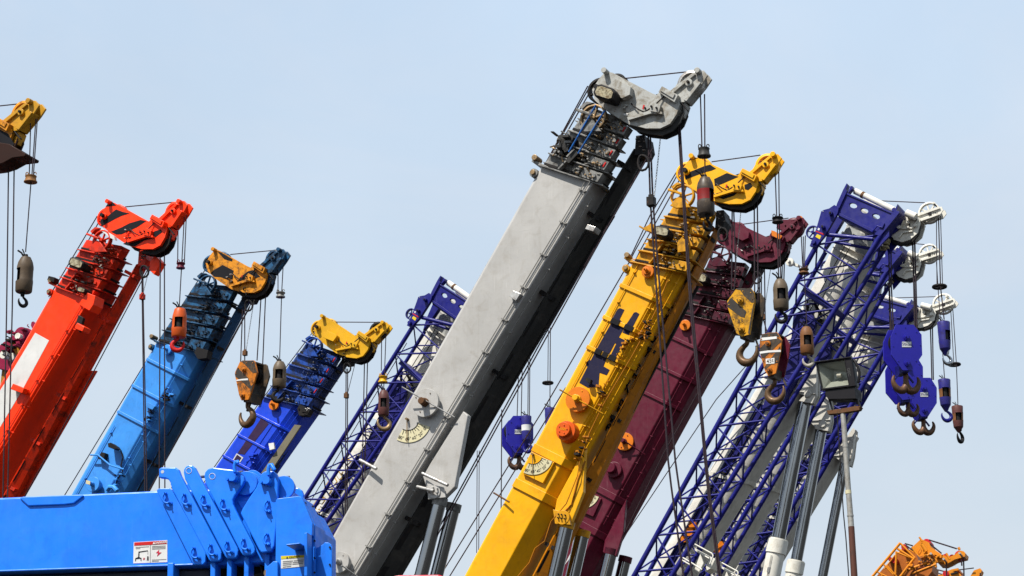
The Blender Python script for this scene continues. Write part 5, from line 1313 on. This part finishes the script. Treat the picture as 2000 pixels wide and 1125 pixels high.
# hole bosses and pins
mb = MB()
mb.cyl(fr, *zf(120,172), 3.4, -.104, -.09, 0, 20)
for (x, y, w0, r) in ((370,165,-.115,5.6),(592,220,-.127,5.8)): 
    mb.path([fr.P(zf(x,y)[0]+math.cos(a)*r, zf(x,y)[1]+math.sin(a)*r, w0) for a in [j*.42 for j in range(15)]], .004, 0, 4, True)
for (x, y, w0) in ((810,250,-.126),(1128,280,-.138)):
    px, py = zf(x, y); mb.cyl(fr, px, py, 6.8, w0-.1, w0, 1, 26); mb.cyl(fr, px, py, 8.5, w0-.02, w0, 1, 26); mb.bar(fr, (px-13, py+1), (px-3, py+2), 5, w0-.04, w0, 1); mb.cyl(fr, px-13.5, py+1, 3, w0-.06, w0, 1, 12)
    mb.cyl(fr, px+2, py-12, 3, w0-.05, w0, 1, 12)
    mb.path([fr.P(px+a, py+b, w0-.05) for a, b in ((2,-12),(1,-24),(3,-32),(7,-33),(13,-22) if x > 1000 else (8,-30))], .02, 1, 6)
mb.build('sheave_pin', [paint('hole_grey', (.55,.6,.66), .5, .05), F_BD], ft)
mb = MB()
for (x, y, r, w0, w1) in ((862,258,24,-.05,.04),(870,262,24,.08,.17),(900,262,23,.2,.29),(1212,300,23.5,-.06,.04),(1214,302,23.5,.08,.17),(1216,306,23,.2,.3)):
    px, py = zf(x, y); mb.scyl(fr, px, py, r, w0, w0+.02, 0, 48); mb.scyl(fr, px, py, r*.93, w0+.02, w1-.02, 0, 48); mb.scyl(fr, px, py, r, w1-.02, w1, 0, 48)
mb.scyl(fr, *zf(1225,300), 19, .3, .45, 0, 40); mb.scyl(fr, *zf(940,240), 20, .3, .45, 0, 40)
mb.build('head_sheave', F_BD, ft, bev=.004)
mb = MB()
for a, b in (((270,195),(800,130)),((440,175),(620,150)),((970,200),(1240,180)),((970,215),(1235,195)),((950,410),(1200,415))): mb.tube(fr.P(*zf(*a), .1), fr.P(*zf(*b), .1), .014)
for x, y in ((180,270),(345,260),(500,200),(185,300)): mb.cyl(fr, *zf(x, y), 3, -.02, .1, 0, 12)
mb.build('hoist_rope', [paint('dark_blue_fitting', (.03,.05,.12), .4, .3)], ft)
# head box
mb = MB()
mb.poly(fr, F((1300,470),(1410,470),(1520,680),(1520,1180),(1300,1180)), .2, Wf)
mb.poly(fr, F((788,430),(1195,412),(1195,940),(1030,905),(860,560)), -.02, Wf)
mb.poly(fr, F((1192,450),(1205,432),(1405,408),(1432,418),(1535,665),(1530,775),(1500,782),(1498,1180),(1185,1180),(1190,1050),(1192,870)), -.16, -.1)
mb.poly(fr, F((1405,405),(1432,415),(1540,668),(1540,1180),(1300,1180),(1300,420)), -.1, .2)
mb.poly(fr, F((1185,1020),(1225,1025),(1225,1180),(1110,1180),(1115,1080)), -.2, -.16)
mb.poly(fr, F((1370,905),(1372,918),(1500,905),(1500,890)), -.42, -.16)
mb.poly(fr, F((1500,780),(1530,772),(1530,1180),(1500,1180)), -.3, -.16)
mb.poly(fr, F((1600,835),(1615,818),(1650,820),(1672,840),(1682,870),(1682,1180),(1540,1180),(1540,870)), -.05, .0)
hd = mb.build('boom_head', [F_BD], ft, bev=.012)
mb = MB()
for x, y in ((1450,463),(1520,495),(1537,815),(1537,975),(1537,1110),(1664,866),(1664,1028)): w0 = -.1 if x < 1530 else -.1 if x < 1600 else -.05; mb.cyl(fr, *zf(x, y), 1.8, w0-.012, w0+.01, 0, 12)
mb.build('bolt', DARK, hd)
mb = MB()
for x0, x1, y0 in ((150,208,1010),(550,598,1005),(705,750,980),(865,910,950),(1056,1102,928)): mb.poly(fr, F((x0,y0),(x1,y0),(x1-4,1250),(x0-4,1250)), -.06, .1)
mb.build('guide_post', F_BD, ft, bev=.01)
mb = MB()
mb.poly(fr, F((510,1030),(1190,900),(1190,1010),(510,1150)), .2, .35, 0); mb.cyl(fr, *zf(1110,1120), 7, -.15, 0, 1, 20)
for x in (640,740,820,960,1060,1150): mb.bar(fr, zf(x, 980), zf(x+30, 1120), 2.5, .1, .2, 0)
mb.build('inner_bracket', [DARK, BRASS], ft)
# stickers
mb = MB(); a, b, c, d = (261.5,1059),(327,1055),(327,1098),(260.5,1100.5); w0 = -.004
mb.poly(fr, [a, b, c, d], w0, .003, 0)
Q = lambda u, v: lerp(lerp(a, b, u), lerp(d, c, u), v)
mb.poly(fr, [Q(.02,.02), Q(.98,.02), Q(.98,.17), Q(.02,.17)], w0-.003, w0, 1)
text_mb(mb, fr, 'DANGER', *Q(.81,.095), 4.4, 3, w0-.006, 0, font_bold=True)
mb.poly(fr, [Q(.57,.155), Q(.605,.05), Q(.64,.155)], w0-.006, w0-.003, 0)
mb.poly(fr, [Q(.497,.18), Q(.503,.18), Q(.503,.99), Q(.497,.99)], w0-.003, w0, 2)
for v in (.24,.30,.36):
    mb.poly(fr, [Q(.55,v), Q(.95,v), Q(.95,v+.022), Q(.55,v+.022)], w0-.003, w0, 3)
for v, u1 in ((.24,.46),(.30,.2),(.86,.97),(.92,.75)):
    u0 = .06 if v < .5 else .55
    mb.poly(fr, [Q(u0,v), Q(u1,v), Q(u1,v+.02), Q(u0,v+.02)], w0-.003, w0, 3)
for q in ([(.15,.46),(.42,.42),(.43,.45),(.18,.50),(.175,.7),(.2,.74),(.24,.76),(.24,.9),(.22,.9),(.215,.79),(.08,.8),(.075,.9),(.055,.9),(.06,.76),(.12,.73),(.145,.7)],
          [(.41,.71),(.43,.69),(.45,.71),(.45,.78),(.455,.9),(.44,.9),(.43,.8),(.415,.9),(.4,.9),(.41,.78)],[(.425,.45),(.43,.45),(.43,.62),(.425,.62)]):
    mb.poly(fr, [Q(*p) for p in q], w0-.003, w0, 2)
mb.poly(fr, [Q(*p) for p in ((.76,.42),(.67,.56),(.73,.57),(.70,.72),(.83,.55),(.75,.54))], w0-.003, w0, 4)
for p, q in (((.29,.76),(.34,.86)),((.34,.76),(.29,.86))): mb.bar(fr, Q(*p), Q(*q), .9, w0-.003, w0, 4)
mb.build('danger_sticker', [WHITEP, paint('sticker_red', (.62,.008,.012), .5, .05), BLACKP, paint('faded_print', (.3,.3,.3), .6, .1), paint('sticker_red2', (.6,.01,.05), .5, .05)], boom)
mb = MB(); a, b, c, d = zf(1244,968), zf(1478,958), zf(1480,1062), zf(1244,1084); w0 = -.164
mb.poly(fr, [a, b, c, d], w0, -.158, 0); mb.poly(fr, [Q(0,0), Q(1,0), Q(1,.2), Q(0,.24)], w0-.003, w0, 1)
text_mb(mb, fr, 'CAUTION', *Q(.54,.12), 3.4, 3, w0-.006, 2, font_bold=True); mb.poly(fr, [Q(.21,.2), Q(.25,.06), Q(.29,.2)], w0-.006, w0-.003, 2)
for i, (v, u1, s_) in enumerate(((.42,.96,'KEEP CLEAR OF MOVING HOOK'),(.56,.88,'TO AVOID INJURY PIN LOCKED'),(.70,.86,'BEFORE WORK IS STARTED'),(.86,.4,'KEEP CLEAR'))):
    mb.poly(fr, [Q(.07,v), Q(u1*.48,v-.01), Q(u1*.48,v+.05), Q(.07,v+.06)], w0-.003, w0, 3); mb.poly(fr, [Q(u1*.52,v-.01), Q(u1,v-.02), Q(u1,v+.04), Q(u1*.52,v+.05)], w0-.003, w0, 3)
mb.build('caution_sticker', [WHITEP, paint('sticker_yellow', (.75,.6,.01), .5, .05), BLACKP, _M['faded_print']], hd)
# red cab top just showing at the bottom edge
fr = Fr(815, 1125, 25, -10)
mb = MB(); mb.poly(fr, [(752,1132),(770,1124),(780,1122.5),(856,1121.5),(866,1124),(872,1140),(872,1300),(752,1300)], 0, 1.6)
o = mb.build('machine_cab', paint('crimson_paint', (.6,.004,.02), .35, .1, coat=.2), bev=.03); rebase(o, fr.P(810,1300,.8)); tag(o, 'crimson machine top just showing at the bottom edge by the grey crane', 'machine')

# ------------------------------------------------------------------ floodlight on its pole
fr = Fr(1630, 735, 29, -30); S7 = Z(1580, 680, 8.03)
lt = thing('floodlight_pole', 'black floodlight on a weathered steel pole in front of the lattice cranes', 'floodlight', fr.P(1672, 1330, .15))
BK = paint('black_housing', (.014,.013,.016), .5, .2, (.03,.025,.02), spec=.12)
q = lambda *pp: [S7(*p) for p in pp]
outer = q((103,225),(665,145),(740,590),(695,600),(205,660)); win = q((128,245),(565,180),(632,578),(215,635))
mb = MB(); mb.plate_holes(fr, outer, [win], -.02, .03)
mb.poly(fr, q((565,180),(572,175),(640,578),(632,580)), -.03, .0)
mb.poly(fr, q((100,222),(665,142),(667,156),(104,238)), -.04, .05)
mb.loft([[fr.P(*p, .03) for p in q((110,235),(660,155),(730,588),(205,650))], [fr.P(*p, .2) for p in q((150,260),(640,190),(700,560),(230,625))]], 0, caps=False)
mb.poly(fr, q((150,260),(640,190),(700,560),(230,625)), .2, .21)
back = q((250,660),(720,610),(735,790),(300,800),(262,745)); mb.poly(fr, back, .0, .22)
mb.poly(fr, q((262,745),(330,950),(345,950),(300,790)), .05, .09); mb.poly(fr, q((655,790),(770,905),(785,895),(735,770),(700,760)), .05, .09)
mb.path([fr.P(*S7(*p), .1) for p in ((660,150),(720,260),(748,360),(745,440),(730,520))], .02, 0, 6)
mb.poly(fr, q((185,205),(188,195),(198,195),(198,210)), -.03, .0)
h = mb.build('housing', BK, lt, bev=.004)
mb = MB()
inn = q((330,400),(470,370),(500,440),(330,455)); wp = [fr.P(*p, .03) for p in win]; ip = [fr.P(*p, .17) for p in (S7(310,300), S7(545,330), S7(590,430), S7(320,440))]
mb.add(wp+ip, [(0,1,5,4),(1,2,6,5),(2,3,7,6),(3,0,4,7),(4,5,6,7)], 0)
mb.build('reflector', paint('dusty_reflector', (.36,.38,.31), .4, 0, (.1,.09,.06), .3, scale=.6, bump=0), h)
mb = MB(); mb.tube(fr.P(*S7(400,400), .1), fr.P(*S7(465,395), .1), .03); mb.build('lamp', paint('lamp_glass', (.75,.7,.55), .2, .1), h)
gm2 = bpy.data.materials.new('window_glass'); gm2.use_nodes = True; gb = gm2.node_tree.nodes['Principled BSDF']
gb.inputs['Base Color'].default_value = (.05,.055,.05,1); gb.inputs['Roughness'].default_value = .03; gb.inputs['Alpha'].default_value = .07
mb = MB(); mb.poly(fr, win, -.008, -.004); mb.build('glass', gm2, h)
mb = MB(); text_mb(mb, fr, 'DEC', *S7(635,385), 5.5, -82, -.024, xs=1.1); mb.build('lettering', paint('faded_lettering', (.1,.1,.1), .6, .1), h)
mb = MB(); mb.poly(fr, q((250,962),(270,1020),(450,1005),(760,955),(790,905),(740,885),(520,925),(300,955)), .06, .14); mb.cyl(fr, *S7(772,908), 1.6, .04, .14, 0, 10)
mb.build('crossbar', RUST, lt, bev=.004)
mb = MB(); pp = [(1640.5,803,5.0),(1643,830,5.1),(1651,950,5.3),(1655,1000,5.6),(1657,1028,5.8)]
mb.path([fr.P(x, y, .1) for x, y, r in pp], [r*fr.k for *_, r in pp], 0, 20)
mb.tube(fr.P(1645.5,868,.1), fr.P(1645.8,871,.1), 5.8*fr.k); mb.tube(fr.P(1651,955,.1), fr.P(1651.6,962,.1), 6*fr.k, mi=2); mb.tube(fr.P(1655.2,1003,.1), fr.P(1655.4,1006,.1), 6.4*fr.k)
mb.path([fr.P(x, y, .1) for x, y in ((1657,1026),(1663,1125),(1672,1330))], [6*fr.k, 6.4*fr.k, 7*fr.k], 1, 20)
mb.path([fr.P(x, y, .02) for x, y in ((1634,806),(1640,900),(1646,1000),(1651,1050),(1657,1130),(1664,1330))], .008, 3, 5)
mb.build('pole', [paint('galvanised_pole', (.42,.41,.38), .5, .5, (.15,.12,.08), .3, scale=3), paint('brown_pole', (.12,.045,.03), .55, .4), CREAM, DARK], lt)

# ------------------------------------------------------------------ orange cranes far off at lower right
FO = paint('far_orange_paint', (.78,.26,.006), .45, .15, (.3,.07,.01)); FOD = paint('far_orange_dark', (.45,.12,.01), .5, .3, (.08,.03,.01)); FR_ = paint('far_red_sheave', (.55,.01,.02), .5, .1)
zo = Z(1650, 1000, 5.714)
def G(*pp): return [zo(*p) for p in pp]
fr = Fr(1800, 1090, 95, -20)
ta = thing('lattice_jib_crane', 'far orange crane with a box frame, leftmost of the far group', 'crane', fr.P(1700, 1250, 1), 'far orange cranes')
mb = MB(); mb.poly(fr, G((230,790),(345,640),(480,490),(560,420),(640,360),(760,430),(790,520),(700,640),(560,900)), .8, 2.2, 1)
mb.poly(fr, G((790,600),(940,540),(930,620),(820,760),(640,900),(600,860)), .9, 2.4, 1)
for p0, p1, w_ in (((250,790),(620,345),3.2),((560,800),(780,510),3.2),((590,410),(760,520),3),((620,350),(780,510),2.5),((575,440),(565,700),2.6),((580,450),(760,520),2.2),((430,580),(540,700),2.2),((560,480),(440,640),1.6),((470,600),(580,720),2),((340,660),(470,720),2),((410,680),(420,740),2),((700,650),(980,540),3.4),((690,620),(620,720),2)):
    mb.tube(fr.P(*zo(*p0), 0), fr.P(*zo(*p1), 0), w_*fr.k*.8, n=8)
    mb.tube(fr.P(*zo(*p0), .9), fr.P(*zo(*p1), .9), w_*fr.k*.6, n=8)
greeble(mb, fr, tuple(G((700,560),(980,470),(960,600),(700,680))), 26, random.Random(2), .4, (0,1), 2, 5)
mb.build('boom', [FO, FOD], ta)
mb = MB(); mb.cyl(fr, *zo(645,375), 5.5, .3, .8, 0, 20); mb.cyl(fr, *zo(535,520), 6, .3, .9, 0, 20); mb.cyl(fr, *zo(480,500), 4, .3, .9, 0, 20); mb.build('sheave', FR_, ta)
ropeline(ta, fr, G((612,345),(510,480),(440,570)), .03); ropeline(ta, fr, G((670,352),(760,378)), .03); ropeline(ta, fr, G((680,370),(760,430)), .03)
fr = Fr(1830, 1080, 105, -20)
tb = thing('lattice_jib_crane', 'far orange crane with a red jib sheave, the highest of the far group', 'crane', fr.P(1760, 1250, 1), 'far orange cranes')
mb = MB()
mb.poly(fr, G((700,440),(850,300),(940,340),(960,390),(1075,470),(1100,560),(1030,560),(980,500),(900,520),(820,560),(740,560)), .0, 1.6)
mb.poly(fr, G((1000,480),(1080,465),(1150,500),(1230,460),(1280,420),(1320,430),(1338,450),(1330,490),(1290,500),(1220,520),(1150,560),(1100,580),(1050,570)), .2, 1.2)
mb.poly(fr, G((1190,545),(1205,570),(1180,550)), .5, .8, 1)
for p0, p1, w_ in (((870,370),(920,450),4),((760,400),(840,520),3),((800,560),(980,470),3),((1140,470),(1180,540),2.5),((1275,405),(1290,430),3),((840,290),(875,340),2.2),((1010,560),(1020,630),4)):
    mb.tube(fr.P(*zo(*p0), -.2), fr.P(*zo(*p1), -.2), w_*fr.k*.9, n=8)
greeble(mb, fr, tuple(G((780,420),(1080,480),(1040,560),(780,560))), 30, random.Random(3), .4, (0,1,0), 2, 6)
for x, y in ((980,485),(840,545),(1298,480),(1122,545)): mb.cyl(fr, *zo(x, y), 2.2, -.5, .2, 2, 14)
mb.build('boom_head', [FO, FOD, STEEL], tb)
mb = MB(); mb.cyl(fr, *zo(900,330), 8, .3, 1.2, 0, 24); mb.cyl(fr, *zo(1262,465), 10, .5, .9, 0, 24); mb.cyl(fr, *zo(1105,490), 7, .4, .9, 0, 20); mb.cyl(fr, *zo(1180,490), 6, .4, .9, 0, 20); mb.build('sheave', FR_, tb)
for p in (((940,312),(1250,410)),((930,340),(1080,462)),((1325,500),(1330,720)),((1302,530),(1306,600)),((1130,560),(1138,720)),((1024,630),(1026,720)),((994,560),(996,700))): ropeline(tb, fr, G(*p), .035)
fr = Fr(1890, 1115, 115, -20)
tc_ = thing('mobile_crane', 'far orange crane just peeping over the bottom right edge', 'crane', fr.P(1880, 1250, 1), 'far orange cranes')
mb = MB(); mb.poly(fr, G((890,790),(930,650),(970,690),(1080,700),(1120,670),(1190,640),(1265,625),(1270,650),(1200,660),(1290,690),(1310,740),(1300,800)), .0, 1.6)
mb.poly(fr, G((1385,714),(1430,640),(1500,615),(1518,640),(1500,690),(1420,760),(1380,760)), .3, 1.0)
mb.poly(fr, G((1180,690),(1250,665),(1270,680),(1200,700)), -.1, .0, 1)
mb.build('boom_head', [FO, DARK], tc_)
mb = MB(); mb.cyl(fr, *zo(1130,690), 6, -.1, .5, 0, 20); mb.cyl(fr, *zo(945,690), 6, -.1, .5, 0, 20); mb.build('sheave', FR_, tc_)
for p in (((1280,645),(1440,625)),((1510,680),(1514,760)),((940,620),(1110,665)),((940,600),(1030,640)),((1040,645),(1120,665)),((960,660),(1100,700))): ropeline(tc_, fr, G(*p), .03)

# ------------------------------------------------------------------ magenta machine behind the red crane
fr = Fr(40, 680, 48, -20); zm = Z(0, 480, 4.015)
MG = paint('crimson_magenta_paint', (.3,.006,.05), .42, .3, (.06,.004,.01))
tm = thing('mobile_crane', 'crimson crane head with pale discs behind the red boom at the left edge', 'crane', fr.P(-20, 900, .4), 'cranes raised side by side')
mb = MB(); m = lambda *pp: [zm(*p) for p in pp]
mb.poly(fr, m((-40,760),(20,740),(45,735),(40,700),(60,680),(85,690),(112,630),(150,622),(185,628),(200,640),(250,640),(300,660),(150,830),(100,950),(20,960),(-60,940)), .2, .9)
mb.poly(fr, m((185,595),(190,570),(203,562),(218,580),(250,598),(275,612),(260,640),(230,650),(200,630)), .3, .45)
mb.cyl(fr, *zm(45,790), 11, .0, .3, 0, 20); mb.cyl(fr, *zm(160,690), 14, .0, .3, 0, 24)
greeble(mb, fr, tuple(m((40,680),(240,640),(160,830),(40,900))), 26, random.Random(8), .3, (0,0,1), 2, 7)
mb.build('boom_head', [MG, DARK], tm, bev=.006)
mb = MB(); mb.poly(fr, m((60,735),(95,730),(155,825),(130,860)), .0, .1); mb.poly(fr, m((-40,930),(50,925),(75,960),(10,1120),(-60,1100)), .3, .8); mb.build('stay', paint('ochre_stay', (.45,.18,.01), .5, .3), tm)
mb = MB(); mb.cyl(fr, *zm(160,718), 6.2, -.12, 0, 0, 28); mb.cyl(fr, *zm(52,865), 8.2, -.14, 0, 0, 28); mb.cyl(fr, *zm(75,865), 8, .05, .2, 0, 28); mb.poly(fr, m((172,652),(205,648),(207,664),(175,670)), -.05, 0); mb.build('disc', W_HD, tm)
